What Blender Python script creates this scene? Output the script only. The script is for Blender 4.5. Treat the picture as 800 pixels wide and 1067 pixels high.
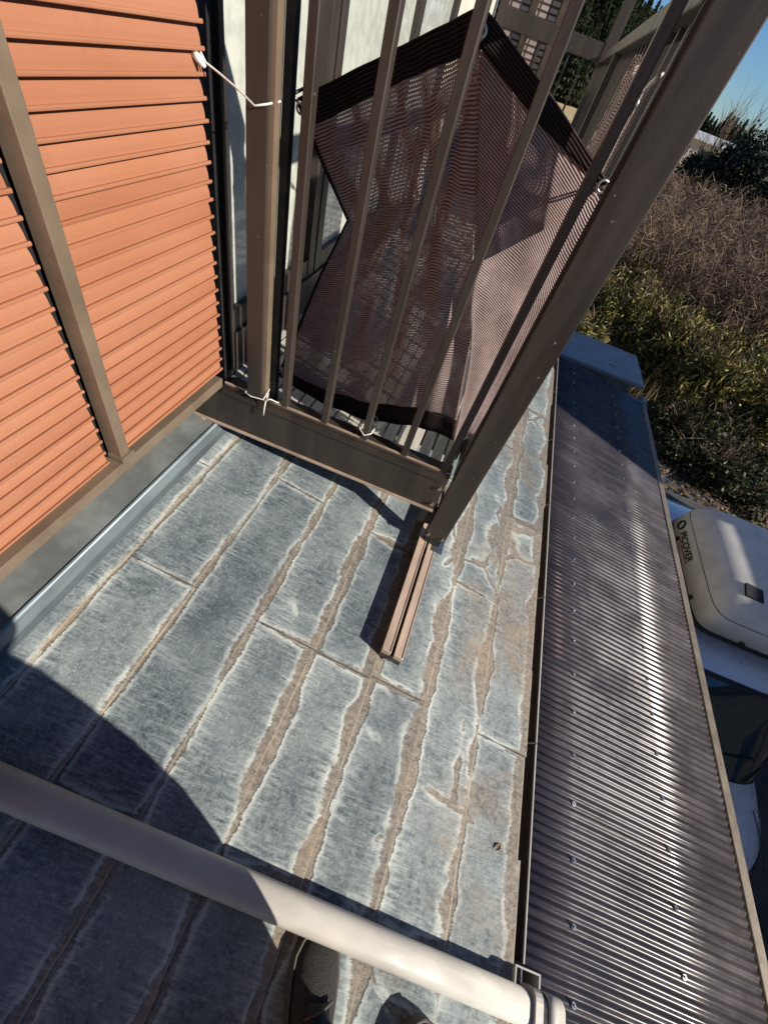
import bpy, bmesh, math, random
import numpy as np
from mathutils import Vector, Matrix, noise as mnoise
random.seed(7)
rng = np.random.default_rng(7)
S = bpy.context.scene
for o in list(bpy.data.objects): bpy.data.objects.remove(o)
COL = S.collection
R = math.radians
# ---------------------------------------------------------------- camera, sky, sun, exposure
CAM = Vector((0.0, 0.0, 4.09))
cd = bpy.data.cameras.new('camera'); cam = bpy.data.objects.new('camera', cd); COL.objects.link(cam)
cd.sensor_fit = 'VERTICAL'; cd.sensor_height = 24.0; cd.lens = 24.0*436.17/1067.0
cd.clip_start = 0.01; cd.clip_end = 3000
def cam_rot(p, r, y):
    f = Vector((math.sin(y)*math.cos(p), math.cos(y)*math.cos(p), -math.sin(p)))
    rt = Vector((math.cos(y), -math.sin(y), 0)); up = rt.cross(f)
    rt2 = math.cos(r)*rt + math.sin(r)*up; up2 = -math.sin(r)*rt + math.cos(r)*up
    return Matrix((rt2, up2, -f)).transposed()
cam.matrix_world = Matrix.Translation(CAM) @ cam_rot(R(48.588), R(21.161), R(-1.81)).to_4x4()
S.camera = cam
SUN = Vector((0.849, -0.266, 0.459)).normalized()
w = bpy.data.worlds.new('World'); S.world = w; w.use_nodes = True
nt = w.node_tree; bg = nt.nodes['Background']; sky = nt.nodes.new('ShaderNodeTexSky')
sky.sky_type = 'NISHITA'; sky.sun_disc = False
sky.sun_elevation = math.asin(SUN.z); sky.sun_rotation = math.atan2(SUN.x, SUN.y)
sky.altitude = 900; sky.air_density = 1.0; sky.dust_density = 0.0; sky.ozone_density = 1.2
tint = nt.nodes.new('ShaderNodeMix'); tint.data_type = 'RGBA'; tint.blend_type = 'MULTIPLY'; tint.inputs[0].default_value = 1.0
tint.inputs[7].default_value = (.66, .98, 1.42, 1)   # clear dry winter air
nt.links.new(sky.outputs[0], tint.inputs[6]); nt.links.new(tint.outputs[2], bg.inputs[0]); bg.inputs[1].default_value = 0.05
sd = bpy.data.lights.new('sun', 'SUN'); sun = bpy.data.objects.new('sun', sd); COL.objects.link(sun)
sd.energy = 5.0; sd.angle = R(0.53); sd.color = (1.0, 0.92, 0.80)
sun.rotation_euler = SUN.to_track_quat('Z', 'Y').to_euler(); sun.location = (20, -8, 20)
S.view_settings.view_transform = 'Standard'; S.view_settings.look = 'None'
S.view_settings.gamma = 1.0; S.view_settings.exposure = 0.5
S.render.engine = 'CYCLES'; S.cycles.transparent_max_bounces = 24; S.cycles.max_bounces = 8
# ---------------------------------------------------------------- materials
class N:
    def __init__(s, name):
        s.m = bpy.data.materials.new(name); s.m.use_nodes = True
        s.t = s.m.node_tree; s.b = s.t.nodes['Principled BSDF']; s.out = s.t.nodes['Material Output']
    def n(s, typ, **kw):
        x = s.t.nodes.new('ShaderNode'+typ)
        for k, v in kw.items(): setattr(x, k, v)
        return x
    def l(s, a, b): s.t.links.new(a, b)
    def put(s, sock, v):
        if hasattr(v, 'is_linked') or hasattr(v, 'links'): s.l(v, sock)
        else: sock.default_value = v
    def math(s, op, a, b=None, c=None, clamp=False):
        x = s.n('Math', operation=op); x.use_clamp = clamp
        for i, v in enumerate((a, b, c)):
            if v is not None: s.put(x.inputs[i], v)
        return x.outputs[0]
    def mr(s, v, a, b, c=0.0, d=1.0, smooth=True):
        x = s.n('MapRange'); x.interpolation_type = 'SMOOTHSTEP' if smooth else 'LINEAR'
        for i, q in enumerate((v, a, b, c, d)): s.put(x.inputs[i], q)
        return x.outputs[0]
    def mix(s, f, a, b, blend='MIX'):
        x = s.n('Mix', data_type='RGBA', blend_type=blend)
        s.put(x.inputs[0], f)
        for i, v in ((6, a), (7, b)):
            if isinstance(v, tuple) and len(v) == 3: v = v+(1,)
            s.put(x.inputs[i], v)
        return x.outputs[2]
    def noise(s, vec, scale, detail=4, rough=.55, dist=0):
        x = s.n('TexNoise'); x.inputs['Scale'].default_value = scale; x.inputs['Detail'].default_value = detail
        x.inputs['Roughness'].default_value = rough; x.inputs['Distortion'].default_value = dist
        if vec is not None: s.l(vec, x.inputs['Vector'])
        return x.outputs[0]
    def pos(s, sc=(1, 1, 1), src='pos'):
        if src == 'pos': o = s.n('NewGeometry').outputs['Position']
        else: o = s.n('TexCoord').outputs['Object']
        m = s.n('Mapping'); m.inputs['Scale'].default_value = sc; s.l(o, m.inputs[0]); return m.outputs[0]
    def bump(s, h, strength=.3, dist=.002):
        x = s.n('Bump'); x.inputs['Strength'].default_value = strength; x.inputs['Distance'].default_value = dist
        s.l(h, x.inputs['Height']); s.l(x.outputs[0], s.b.inputs['Normal'])
def mat(name, col, rough=.5, metal=0, var=.25, scale=12, bump=0, bscale=60, stretch=(1, 1, 1), src='pos', coat=0, spec=.5):
    q = N(name); v = q.pos(stretch, src)
    a = q.noise(v, scale, 5, .6); dk = tuple(c*(1-var) for c in col); lt = tuple(min(1, c*(1+var)) for c in col)
    q.l(q.mix(q.mr(a, .3, .7), dk, lt), q.b.inputs['Base Color'])
    q.l(q.mr(q.noise(v, scale*2.3, 3), .3, .7, rough*.8, min(1, rough*1.2)), q.b.inputs['Roughness'])
    q.b.inputs['Metallic'].default_value = metal; q.b.inputs['Specular IOR Level'].default_value = spec
    if coat: q.b.inputs['Coat Weight'].default_value = coat; q.b.inputs['Coat Roughness'].default_value = .04
    if bump: q.bump(q.noise(v, bscale, 4), bump, .004)
    return q.m
def slate():
    q = N('weathered_slate')
    u1 = q.n('UVMap', uv_map='a').outputs[0]; u2 = q.n('UVMap', uv_map='b').outputs[0]
    s1 = q.n('SeparateXYZ'); q.l(u1, s1.inputs[0]); s2 = q.n('SeparateXYZ'); q.l(u2, s2.inputs[0])
    P = q.n('NewGeometry').outputs['Position']; sp = q.n('SeparateXYZ'); q.l(P, sp.inputs[0])
    v1 = q.pos(); vs = q.pos((22, 150, 22)); vb = q.pos((9, 60, 9))
    big = q.noise(v1, 1.7, 3); mid = q.noise(v1, 9, 4, .6); fine = q.noise(v1, 55, 5, .7)
    st = q.noise(vs, 1.0, 4, .65); stb = q.noise(vb, 1.0, 4, .6)
    lowf = q.noise(v1, 3.2, 2, .5); lowf2 = q.noise(v1, 7.5, 3, .6, .3)
    wear = q.mr(sp.outputs[0], -.62, .45, 0.06, 1.0, False)
    wv = q.math('MULTIPLY', wear, q.mr(lowf, .30, .70, .10, 1.75, False))
    wamp = q.mr(sp.outputs[0], -.55, .1, .30, 1.0, False)
    warp = q.math('ADD', q.math('MULTIPLY', q.math('SUBTRACT', lowf2, .5), .060), q.math('ADD', q.math('MULTIPLY', q.math('SUBTRACT', mid, .5), .022), q.math('MULTIPLY', q.math('SUBTRACT', stb, .5), .011)))
    warp = q.math('ADD', q.math('MULTIPLY', warp, wamp), q.math('ADD', q.math('MULTIPLY', q.math('SUBTRACT', fine, .5), .008), q.math('MULTIPLY', q.math('SUBTRACT', st, .5), .012)))
    bot = q.math('SUBTRACT', s2.outputs[1], q.math('MULTIPLY', wv, .034))
    top = q.math('SUBTRACT', s1.outputs[1], q.math('MULTIPLY', wv, .016))
    side = q.math('SUBTRACT', q.math('MINIMUM', s1.outputs[0], s2.outputs[0]), q.math('MULTIPLY', wv, .010))
    # branching cracks with eroded edges
    nz = q.n('TexNoise'); nz.inputs['Scale'].default_value = 5; nz.inputs['Detail'].default_value = 4; q.l(v1, nz.inputs['Vector'])
    sc = q.n('VectorMath', operation='SCALE'); q.l(nz.outputs[1], sc.inputs[0]); sc.inputs['Scale'].default_value = .11
    dv = q.n('VectorMath', operation='ADD'); q.l(v1, dv.inputs[0]); q.l(sc.outputs[0], dv.inputs[1])
    def crack(scale, lo, hi, seed):
        of = q.n('VectorMath', operation='ADD'); q.l(dv.outputs[0], of.inputs[0]); of.inputs[1].default_value = (seed, seed*.7, 0)
        vo = q.n('TexVoronoi', feature='DISTANCE_TO_EDGE'); vo.inputs['Scale'].default_value = scale; q.l(of.outputs[0], vo.inputs['Vector'])
        gate = q.mr(q.noise(of.outputs[0], 2.4, 2), lo, hi, .12, -.001)
        return q.math('ADD', q.math('MULTIPLY', vo.outputs['Distance'], 1.0/scale), gate)
    cr = crack(3.2, .44, .56, 2.2)
    cr = q.math('SUBTRACT', cr, q.mr(sp.outputs[0], -.4, .5, .001, .0065, False))
    d = q.math('ADD', q.math('MINIMUM', q.math('MINIMUM', bot, top), side), warp)
    cr = q.math('ADD', cr, q.mr(sp.outputs[0], -.45, -.15, .03, 0))
    d = q.math('MINIMUM', d, q.math('ADD', cr, q.math('MULTIPLY', q.math('SUBTRACT', st, .5), .010)))
    soft = q.noise(v1, 34, 5, .75)
    ds = q.math('ADD', d, q.math('MULTIPLY', q.math('SUBTRACT', soft, .5), .015))
    brown = q.math('MULTIPLY', q.mr(ds, -.006, .008, 1, 0), q.mr(soft, .25, .6, .70, .98))
    rimn = q.noise(v1, 15, 4, .7)
    rim = q.math('MULTIPLY', q.math('MULTIPLY', q.mr(d, -.001, .003), q.mr(ds, .003, .016, 1, 0)), q.mr(rimn, .34, .58, .05, .9))
    haze = q.math('MULTIPLY', q.math('MULTIPLY', q.mr(d, .002, .060, 1, 0), q.mr(st, .38, .66)), q.mr(lowf2, .33, .60, .15, .9))
    speck = q.noise(v1, 150, 3, .75); grit = q.noise(v1, 75, 4, .8)
    base = q.mix(q.mr(grit, .30, .70), (.045, .066, .082), (.170, .205, .225))
    cloud = q.noise(v1, 5.5, 5, .65, .5)
    base = q.mix(q.mr(cloud, .40, .66, 0, .60), base, (.255, .29, .295))
    base = q.mix(q.mr(q.noise(v1, 3.1, 3, .6), .50, .68, 0, .65), base, (.052, .072, .088))
    oi = q.n('ObjectInfo').outputs['Random']
    base = q.mix(q.math('MULTIPLY', q.mr(st, .48, .70, 0, .62), q.mr(q.noise(v1, 4.3, 2), .35, .65, .2, 1.0)), base, (.32, .355, .355))
    base = q.mix(q.math('MULTIPLY', q.mr(speck, .54, .70), q.mr(cloud, .35, .6, .15, .55)), base, (.40, .43, .42))
    pale = q.math('MULTIPLY', q.mr(sp.outputs[0], -.3, .6, .12, .75, False), q.mr(q.noise(v1, 40, 5, .8), .36, .66))
    base = q.mix(pale, base, (.30, .325, .315))
    base = q.mix(haze, base, (.40, .44, .425))
    base = q.mix(rim, base, (.56, .59, .55))
    patch = q.math('MULTIPLY', q.mr(q.noise(v1, 2.3, 4, .65, .4), .47, .62), q.mr(sp.outputs[0], .15, .5, 0, .85))
    bcol = q.mix(q.mr(grit, .32, .66), (.120, .100, .082), (.285, .245, .205))
    bcol = q.mix(q.mr(st, .5, .75, 0, .55), bcol, (.37, .31, .245))
    bcol = q.mix(q.mr(q.noise(v1, 6, 3), .5, .7, 0, .5), bcol, (.34, .25, .165))
    base = q.mix(q.math('MULTIPLY', patch, q.mr(stb, .3, .6, .4, 1)), base, bcol)
    base = q.mix(brown, base, bcol)
    base = q.mix(q.math('MULTIPLY', q.mr(s2.outputs[1], .0015, .004, 1, 0), q.mr(mid, .35, .6, .2, .9)), base, (.42, .35, .26))  # pale line painted along the lower tile edge as its highlight
    # tile-to-tile shift
    base = q.mix(.42, base, q.mix(oi, (.24, .28, .31), (.68, .68, .66)), 'OVERLAY')
    q.l(base, q.b.inputs['Base Color'])
    q.l(q.mr(mid, .3, .7, .55, .85), q.b.inputs['Roughness']); q.b.inputs['Specular IOR Level'].default_value = .3
    h = q.math('ADD', q.math('MULTIPLY', grit, .9), q.math('ADD', q.math('MULTIPLY', st, .9), q.math('MULTIPLY', q.mr(d, -.002, .004), 1.0)))
    q.bump(h, .7, .003)
    return q.m
def net_mat(name, col, hole=.5):
    q = N(name)
    uv = q.n('UVMap', uv_map='a').outputs[0]; s = q.n('SeparateXYZ'); q.l(uv, s.inputs[0])
    P = q.pos(); wob = q.math('MULTIPLY', q.math('SUBTRACT', q.noise(P, 18, 3), .5), 2.6)
    rows = q.math('SINE', q.math('ADD', q.math('MULTIPLY', s.outputs[1], 2*math.pi/.0066), wob))
    cols = q.math('SINE', q.math('ADD', q.math('MULTIPLY', s.outputs[0], 2*math.pi/.0042), q.math('MULTIPLY', rows, .8)))
    thread = q.mr(rows, -.5, .5)
    n1 = q.noise(P, 40, 4)
    c = q.mix(thread, tuple(x*.30 for x in col), tuple(min(1, x*1.25) for x in col))
    c = q.mix(q.mr(n1, .35, .7, 0, .5), c, tuple(x*.55 for x in col))
    df = q.n('BsdfDiffuse'); tl = q.n('BsdfTranslucent'); q.l(c, df.inputs[0]); q.l(c, tl.inputs[0])
    m1 = q.n('MixShader'); m1.inputs[0].default_value = .10; q.l(df.outputs[0], m1.inputs[1]); q.l(tl.outputs[0], m1.inputs[2])
    tr = q.n('BsdfTransparent'); m2 = q.n('MixShader')
    hm = q.math('MULTIPLY', q.mr(rows, -.15, -.55), q.mr(cols, -.2, .35))
    hm = q.math('MULTIPLY', hm, q.mr(q.noise(P, 11, 2), .3, .6, .35*hole, 1.4*hole), clamp=True)
    q.l(hm, m2.inputs[0]); q.l(m1.outputs[0], m2.inputs[1]); q.l(tr.outputs[0], m2.inputs[2])
    bp = q.n('Bump'); bp.inputs['Strength'].default_value = .6; bp.inputs['Distance'].default_value = .002; q.l(rows, bp.inputs['Height'])
    q.l(bp.outputs[0], df.inputs['Normal'])
    q.l(m2.outputs[0], q.out.inputs[0]); return q.m
def poly_mat():
    q = N('smoked_polycarbonate')
    P = q.pos(); dirt = q.noise(P, 3.5, 5, .65)
    stn = q.noise(q.pos((2.5, 26, 2.5)), 1.0, 4)
    q.l(q.mix(q.mr(stn, .45, .75, 0, .5), (.066, .058, .070), (.19, .165, .17)), q.b.inputs['Base Color'])
    q.l(q.mr(dirt, .3, .7, .20, .36), q.b.inputs['Roughness']); q.b.inputs['IOR'].default_value = 1.7
    tr = q.n('BsdfTransparent'); tr.inputs[0].default_value = (.50, .42, .40, 1)
    mx = q.n('MixShader'); q.l(q.mr(dirt, .3, .75, .50, .72), mx.inputs[0]); q.l(tr.outputs[0], mx.inputs[1]); q.l(q.b.outputs[0], mx.inputs[2])
    q.l(mx.outputs[0], q.out.inputs[0]); return q.m
def glass_mat(name, col, rough=.04):
    q = N(name); P = q.pos()
    q.l(q.mix(q.mr(q.noise(P, 5, 3), .3, .7), tuple(c*.8 for c in col), col), q.b.inputs['Base Color'])
    q.b.inputs['Roughness'].default_value = rough; q.b.inputs['Coat Weight'].default_value = .6; q.b.inputs['IOR'].default_value = 1.5
    return q.m
def leaf_mat(name, cols, rough=.5):
    q = N(name); g = q.n('NewGeometry').outputs['Random Per Island']
    cr = q.n('ValToRGB'); e = cr.color_ramp.elements
    e[0].position = 0; e[0].color = cols[0]+(1,); e[1].position = 1; e[1].color = cols[-1]+(1,)
    for i, c in enumerate(cols[1:-1]): x = e.new((i+1)/(len(cols)-1)); x.color = c+(1,)
    q.l(g, cr.inputs[0]); q.l(cr.outputs[0], q.b.inputs['Base Color']); q.b.inputs['Roughness'].default_value = rough
    q.b.inputs['Specular IOR Level'].default_value = .25
    tl = q.n('BsdfTranslucent'); q.l(cr.outputs[0], tl.inputs[0]); mx = q.n('MixShader'); mx.inputs[0].default_value = .18
    q.l(q.b.outputs[0], mx.inputs[1]); q.l(tl.outputs[0], mx.inputs[2]); q.l(mx.outputs[0], q.out.inputs[0]); return q.m
def ground_mat():
    q = N('ground_earth'); P = q.pos(); s = q.n('SeparateXYZ'); q.l(P, s.inputs[0])
    a = q.noise(P, .6, 6, .6); b = q.noise(P, 9, 5, .7)
    c = q.mix(q.mr(a, .35, .65), (.075, .062, .045), (.16, .12, .075)); c = q.mix(q.mr(b, .4, .7, 0, .6), c, (.21, .16, .10))
    q.l(c, q.b.inputs['Base Color']); q.b.inputs['Roughness'].default_value = .95; q.bump(b, .5, .03); return q.m
M = {}
M['slate'] = slate()
M['deck'] = mat('roof_underlay', (.05, .05, .05), .9)
M['flash'] = mat('blue_grey_flashing', (.135, .162, .178), .45, .2, .25, 14, .1, stretch=(1, .35, 1))
M['bead'] = mat('pale_flashing_bead', (.20, .25, .28), .4, .2, .15, 14)  # same flashing metal, painted lighter for the lit bead than its face
M['flash_dull'] = mat('dull_grey_flashing', (.145, .158, .155), .6, .1, .30, 7, .1)
M['shutter'] = mat('brown_shutter_paint', (.37, .165, .088), .42, 0, .07, 6, .05, 200, (1, .3, 1))
def shutter_mat():
    q = N('faded_terracotta_paint'); v = q.pos((1, .25, 1)); oi = q.n('ObjectInfo').outputs['Random']
    c = q.mix(oi, (.300, .116, .058), (.365, .152, .080))
    c = q.mix(q.mr(q.noise(v, 7, 5, .6), .35, .7, 0, .5), c, (.38, .175, .10))
    c = q.mix(q.mr(q.noise(q.pos((1, 1, .12)), 30, 4, .6), .55, .8, 0, .22), c, (.22, .092, .055))
    c = q.mix(q.mr(q.noise(q.pos(), 3, 3, .6), .4, .7, 0, .4), c, (.34, .14, .075))
    q.l(c, q.b.inputs['Base Color']); q.l(q.mr(q.noise(v, 11, 3), .3, .7, .45, .7), q.b.inputs['Roughness']); q.bump(q.noise(q.pos(), 120, 3), .08, .002); return q.m
M['shutter'] = shutter_mat()
M['tan'] = mat('bronze_sash', (.20, .15, .105), .42, .25, .15, 8)
M['alu'] = mat('dark_bronze_aluminium', (.042, .033, .027), .45, .15, .28, 16, .04, 300, (1, 1, .12))
def specks(m):
    t = m.node_tree; b_ = t.nodes['Principled BSDF']; old = b_.inputs['Base Color'].links[0].from_socket
    g_ = t.nodes.new('ShaderNodeNewGeometry'); n_ = t.nodes.new('ShaderNodeTexNoise'); n_.inputs['Scale'].default_value = 85; n_.inputs['Detail'].default_value = 1; t.links.new(g_.outputs['Position'], n_.inputs['Vector'])
    r_ = t.nodes.new('ShaderNodeMapRange'); r_.inputs[1].default_value = .775; r_.inputs[2].default_value = .81; t.links.new(n_.outputs[0], r_.inputs[0])
    x_ = t.nodes.new('ShaderNodeMix'); x_.data_type = 'RGBA'; t.links.new(r_.outputs[0], x_.inputs[0]); t.links.new(old, x_.inputs[6]); x_.inputs[7].default_value = (.22, .19, .16, 1); t.links.new(x_.outputs[2], b_.inputs['Base Color'])
specks(M['alu'])
M['alu2'] = mat('weathered_bronze_rail', (.46, .345, .262), .36, .2, .22, 14, .05, stretch=(1, .25, 1))
M['black'] = mat('black_gasket', (.008, .007, .007), .7)
M['cream'] = mat('cream_siding', (.55, .52, .43), .7, 0, .06, 5)
M['curtain'] = mat('frosted_pane', (.50, .52, .47), .25, 0, .14, 22, .05, 40, coat=1)
M['ivory'] = mat('ivory_pvc', (.46, .44, .395), .5, 0, .13, 14, .03, 60, (.35, 1, 1))
M['net'] = net_mat('brown_shade_net', (.39, .292, .28), .6)
M['hem'] = net_mat('black_hem_fabric', (.040, .030, .031), .10)
M['elastic'] = mat('black_elastic', (.012, .011, .012), .7)
M['cord'] = mat('white_cord', (.75, .72, .66), .7, 0, .12, 80)
M['fray'] = mat('frayed_thread', (.34, .29, .25), .8, 0, .3, 90)
M['steel'] = mat('zinc_steel', (.5, .5, .5), .3, .9, .1)
M['poly'] = poly_mat()
M['frame'] = mat('weathered_carport_frame', (.21, .175, .135), .5, .3, .12, 9)
M['purlin'] = mat('pink_brown_purlin', (.34, .22, .18), .6)
M['board'] = mat('grey_deck_board', (.48, .46, .40), .6, 0, .2, 15, .1, stretch=(4, .5, 1))
M['blueroof'] = mat('blue_grey_sheet_metal', (.19, .23, .27), .45, .2, .12, 6)  # blue skylight of the shade is put into this metal's colour
M['paint'] = mat('silver_blue_car_paint', (.56, .62, .70), .28, .1, .03, 3, coat=1)  # silver car; the blue cast of the shade is mixed into its base
M['boxw'] = mat('chalky_white_plastic', (.62, .61, .58), .6, 0, .10, 6, .08, 30)
M['dark'] = mat('dark_rubber', (.012, .012, .013), .7)
M['autoglass'] = glass_mat('tinted_windscreen', (.016, .030, .038))  # teal base colour paints in the sky reflected by the glass
M['lens'] = glass_mat('headlamp_lens', (.65, .66, .66), .08)
M['rim'] = mat('wheel_alloy', (.4, .4, .42), .35, .8)
M['red'] = mat('red_print', (.35, .05, .05), .6)
M['ground'] = ground_mat()
M['asphalt'] = mat('stained_concrete_drive', (.055, .056, .058), .9, 0, .35, 2.5, .3, 90)
M['straw'] = mat('dry_field', (.46, .34, .17), .95, 0, .25, .35, .3, 4)
M['hillg'] = mat('wooded_hill_floor', (.06, .065, .03), .95, 0, .4, .2)
M['bush'] = leaf_mat('sasa_leaf', [(.018, .026, .010), (.035, .045, .015), (.085, .082, .022), (.24, .205, .055), (.50, .40, .14)])
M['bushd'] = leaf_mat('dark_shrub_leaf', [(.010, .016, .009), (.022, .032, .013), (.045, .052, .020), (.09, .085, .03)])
M['twig'] = leaf_mat('bare_twig', [(.085, .056, .040), (.17, .118, .082), (.31, .22, .15)], .8)
M['litter'] = leaf_mat('dead_leaf', [(.09, .055, .032), (.18, .115, .065), (.33, .23, .14)], .8)
M['grass'] = leaf_mat('dry_grass', [(.12, .10, .045), (.24, .19, .09), (.38, .30, .16)], .7)
M['conif'] = leaf_mat('cedar_needle', [(.018, .030, .014), (.035, .050, .020), (.075, .075, .030)], .7)
M['ever'] = leaf_mat('evergreen_leaf', [(.006, .011, .009), (.012, .020, .013), (.024, .032, .018)], .6)
M['bark'] = mat('bark', (.09, .065, .045), .9, 0, .3, 6, .4, 20, (1, 1, .2))
M['whiteroof'] = mat('pale_roof', (.42, .43, .43), .5)
M['plaster'] = mat('far_plaster', (.40, .36, .30), .8)
M['neigh'] = mat('neighbour_stucco', (.42, .39, .33), .8, 0, .1, 4)
M['neighroof'] = mat('neighbour_roof', (.07, .07, .075), .6)
M['fascia'] = mat('brown_fascia', (.075, .05, .038), .6)
M['cloth'] = mat('dark_olive_trousers', (.030, .031, .025), .9, 0, .2, 30, .2, 400)
M['jacket'] = mat('navy_jacket', (.02, .024, .035), .85, 0, .15, 20)
M['skin'] = mat('skin', (.50, .31, .22), .55, 0, .06, 20)
M['hair'] = mat('black_hair', (.012, .010, .009), .5)
M['shoe'] = mat('charcoal_knit', (.020, .019, .018), .85, 0, .25, 160, .5, 500)
M['shoeb'] = mat('black_shoe_panel', (.006, .006, .007), .6)
M['sole'] = mat('grey_brown_sole', (.075, .064, .057), .7)
M['phone'] = mat('black_phone', (.02, .02, .022), .25)
def brickm():
    q = N('brick_siding'); P = q.pos((1, 1, 1)); br = q.n('TexBrick'); mp = q.n('Mapping'); mp.inputs['Rotation'].default_value = (R(90), 0, 0)
    q.l(P, mp.inputs[0]); q.l(mp.outputs[0], br.inputs[0])
    br.inputs['Color1'].default_value = (.50, .41, .38, 1); br.inputs['Color2'].default_value = (.40, .31, .28, 1); br.inputs['Mortar'].default_value = (.06, .045, .04, 1); br.offset = 0
    br.inputs['Scale'].default_value = 6; br.inputs['Mortar Size'].default_value = .05
    q.l(br.outputs[0], q.b.inputs['Base Color']); q.b.inputs['Roughness'].default_value = .8; return q.m
M['brick'] = brickm()
# ---------------------------------------------------------------- mesh helpers
class MB:
    def __init__(s): s.v = []; s.f = []
    def quad(s, a, b, c, d): i = len(s.v); s.v += [tuple(a), tuple(b), tuple(c), tuple(d)]; s.f.append((i, i+1, i+2, i+3)); return s
    def hexa(s, p):          # 8 corners: bottom 4 ccw, top 4 ccw
        i = len(s.v); s.v += [tuple(q) for q in p]
        for f in ((3, 2, 1, 0), (4, 5, 6, 7), (0, 1, 5, 4), (1, 2, 6, 5), (2, 3, 7, 6), (3, 0, 4, 7)): s.f.append(tuple(i+k for k in f))
        return s
    def box(s, x0, x1, y0, y1, z0, z1):
        return s.hexa([(x0, y0, z0), (x1, y0, z0), (x1, y1, z0), (x0, y1, z0), (x0, y0, z1), (x1, y0, z1), (x1, y1, z1), (x0, y1, z1)])
    def tube(s, pts, r, n=8, cap=True):
        pts = [Vector(p) for p in pts]; k = len(pts); rr = r if isinstance(r, (list, tuple)) else [r]*k; i0 = len(s.v); ref = None
        for j, p in enumerate(pts):
            t = (pts[min(j+1, k-1)]-pts[max(j-1, 0)]).normalized()
            if ref is None: ref = Vector((0, 0, 1)) if abs(t.z) < .9 else Vector((1, 0, 0))
            a = t.cross(ref).normalized(); b = a.cross(t).normalized(); ref = b
            for q in range(n): th = 2*math.pi*q/n; s.v.append(tuple(p+rr[j]*(math.cos(th)*a+math.sin(th)*b)))
        for j in range(k-1):
            for q in range(n): s.f.append((i0+j*n+q, i0+j*n+(q+1) % n, i0+(j+1)*n+(q+1) % n, i0+(j+1)*n+q))
        if cap: s.f.append(tuple(i0+q for q in range(n))[::-1]); s.f.append(tuple(i0+(k-1)*n+q for q in range(n)))
        return s
    def loft(s, rings, cap=True, closed=True):
        n = len(rings[0]); i0 = len(s.v)
        for r in rings: s.v += [tuple(p) for p in r]
        for j in range(len(rings)-1):
            for q in range(n if closed else n-1): s.f.append((i0+j*n+q, i0+j*n+(q+1) % n, i0+(j+1)*n+(q+1) % n, i0+(j+1)*n+q))
        if cap and closed: s.f.append(tuple(i0+q for q in range(n))[::-1]); s.f.append(tuple(i0+(len(rings)-1)*n+q for q in range(n)))
        return s
    def mesh(s, name, m, smooth=False):
        me = bpy.data.meshes.new(name); me.from_pydata(s.v, [], s.f); me.update()
        if m: me.materials.append(M[m] if isinstance(m, str) else m)
        if smooth:
            for p in me.polygons: p.use_smooth = True
        return me
    def build(s, name, m, parent=None, smooth=False, bevel=0, seg=2):
        me = s.mesh(name, m, smooth); o = link(name, me, parent)
        if bevel:
            bm = bmesh.new(); bm.from_mesh(me); bmesh.ops.remove_doubles(bm, verts=bm.verts, dist=1e-6)
            bmesh.ops.bevel(bm, geom=bm.edges[:], offset=bevel, segments=seg, affect='EDGES', profile=.5); bmesh.ops.recalc_face_normals(bm, faces=bm.faces); bm.to_mesh(me); bm.free()
        elif not smooth:
            bm = bmesh.new(); bm.from_mesh(me); bmesh.ops.recalc_face_normals(bm, faces=bm.faces); bm.to_mesh(me); bm.free()
        return o
def link(name, data, parent=None):
    o = bpy.data.objects.new(name, data); COL.objects.link(o)
    if parent is not None: o.parent = parent
    return o
def tag(o, label, cat, group=None):
    o['label'] = label; o['category'] = cat
    if group: o['group'] = group
    return o
def thing(name, label, cat, loc=(0, 0, 0), rz=0, group=None):
    o = link(name, None); o.location = loc; o.rotation_euler = (0, 0, rz); o.empty_display_size = .1
    return tag(o, label, cat, group)
def struct(o): o['kind'] = 'structure'; return o
def B(name, m, parent, x0, x1, y0, y1, z0, z1, bevel=0): return MB().box(x0, x1, y0, y1, z0, z1).build(name, m, parent, bevel=bevel)
def grid_uv(me, uvs):
    l = me.uv_layers.new(name='a')
    for lp in me.loops: l.data[lp.index].uv = uvs[lp.vertex_index]
def interp_rows(rows, nu, nv, fold=None, lin=False):
    """smooth sheet through a lattice of control points"""
    A = np.array(rows, float); nr, nc = A.shape[:2]
    def cr(P, t):
        n = len(P); x = t*(n-1); i = min(int(x), n-2); f = x-i
        if lin: f = f*f*(3-2*f)*.25+f*.75; return P[i]*(1-f)+P[i+1]*f
        p0, p1, p2, p3 = P[max(i-1, 0)], P[i], P[i+1], P[min(i+2, n-1)]
        return .5*((2*p1)+(p2-p0)*f+(2*p0-5*p1+4*p2-p3)*f*f+(3*p1-p0-3*p2+p3)*f**3)
    out = []
    for j in range(nv+1):
        row = np.array([cr(A[:, c], j/nv) for c in range(nc)])
        out.append([cr(row, i/nu) for i in range(nu+1)])
    G = np.array(out)
    if fold is not None:
        for j in range(nv+1):
            for i in range(nu+1): G[j, i] += fold(i/nu, j/nv)
    return G
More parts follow.
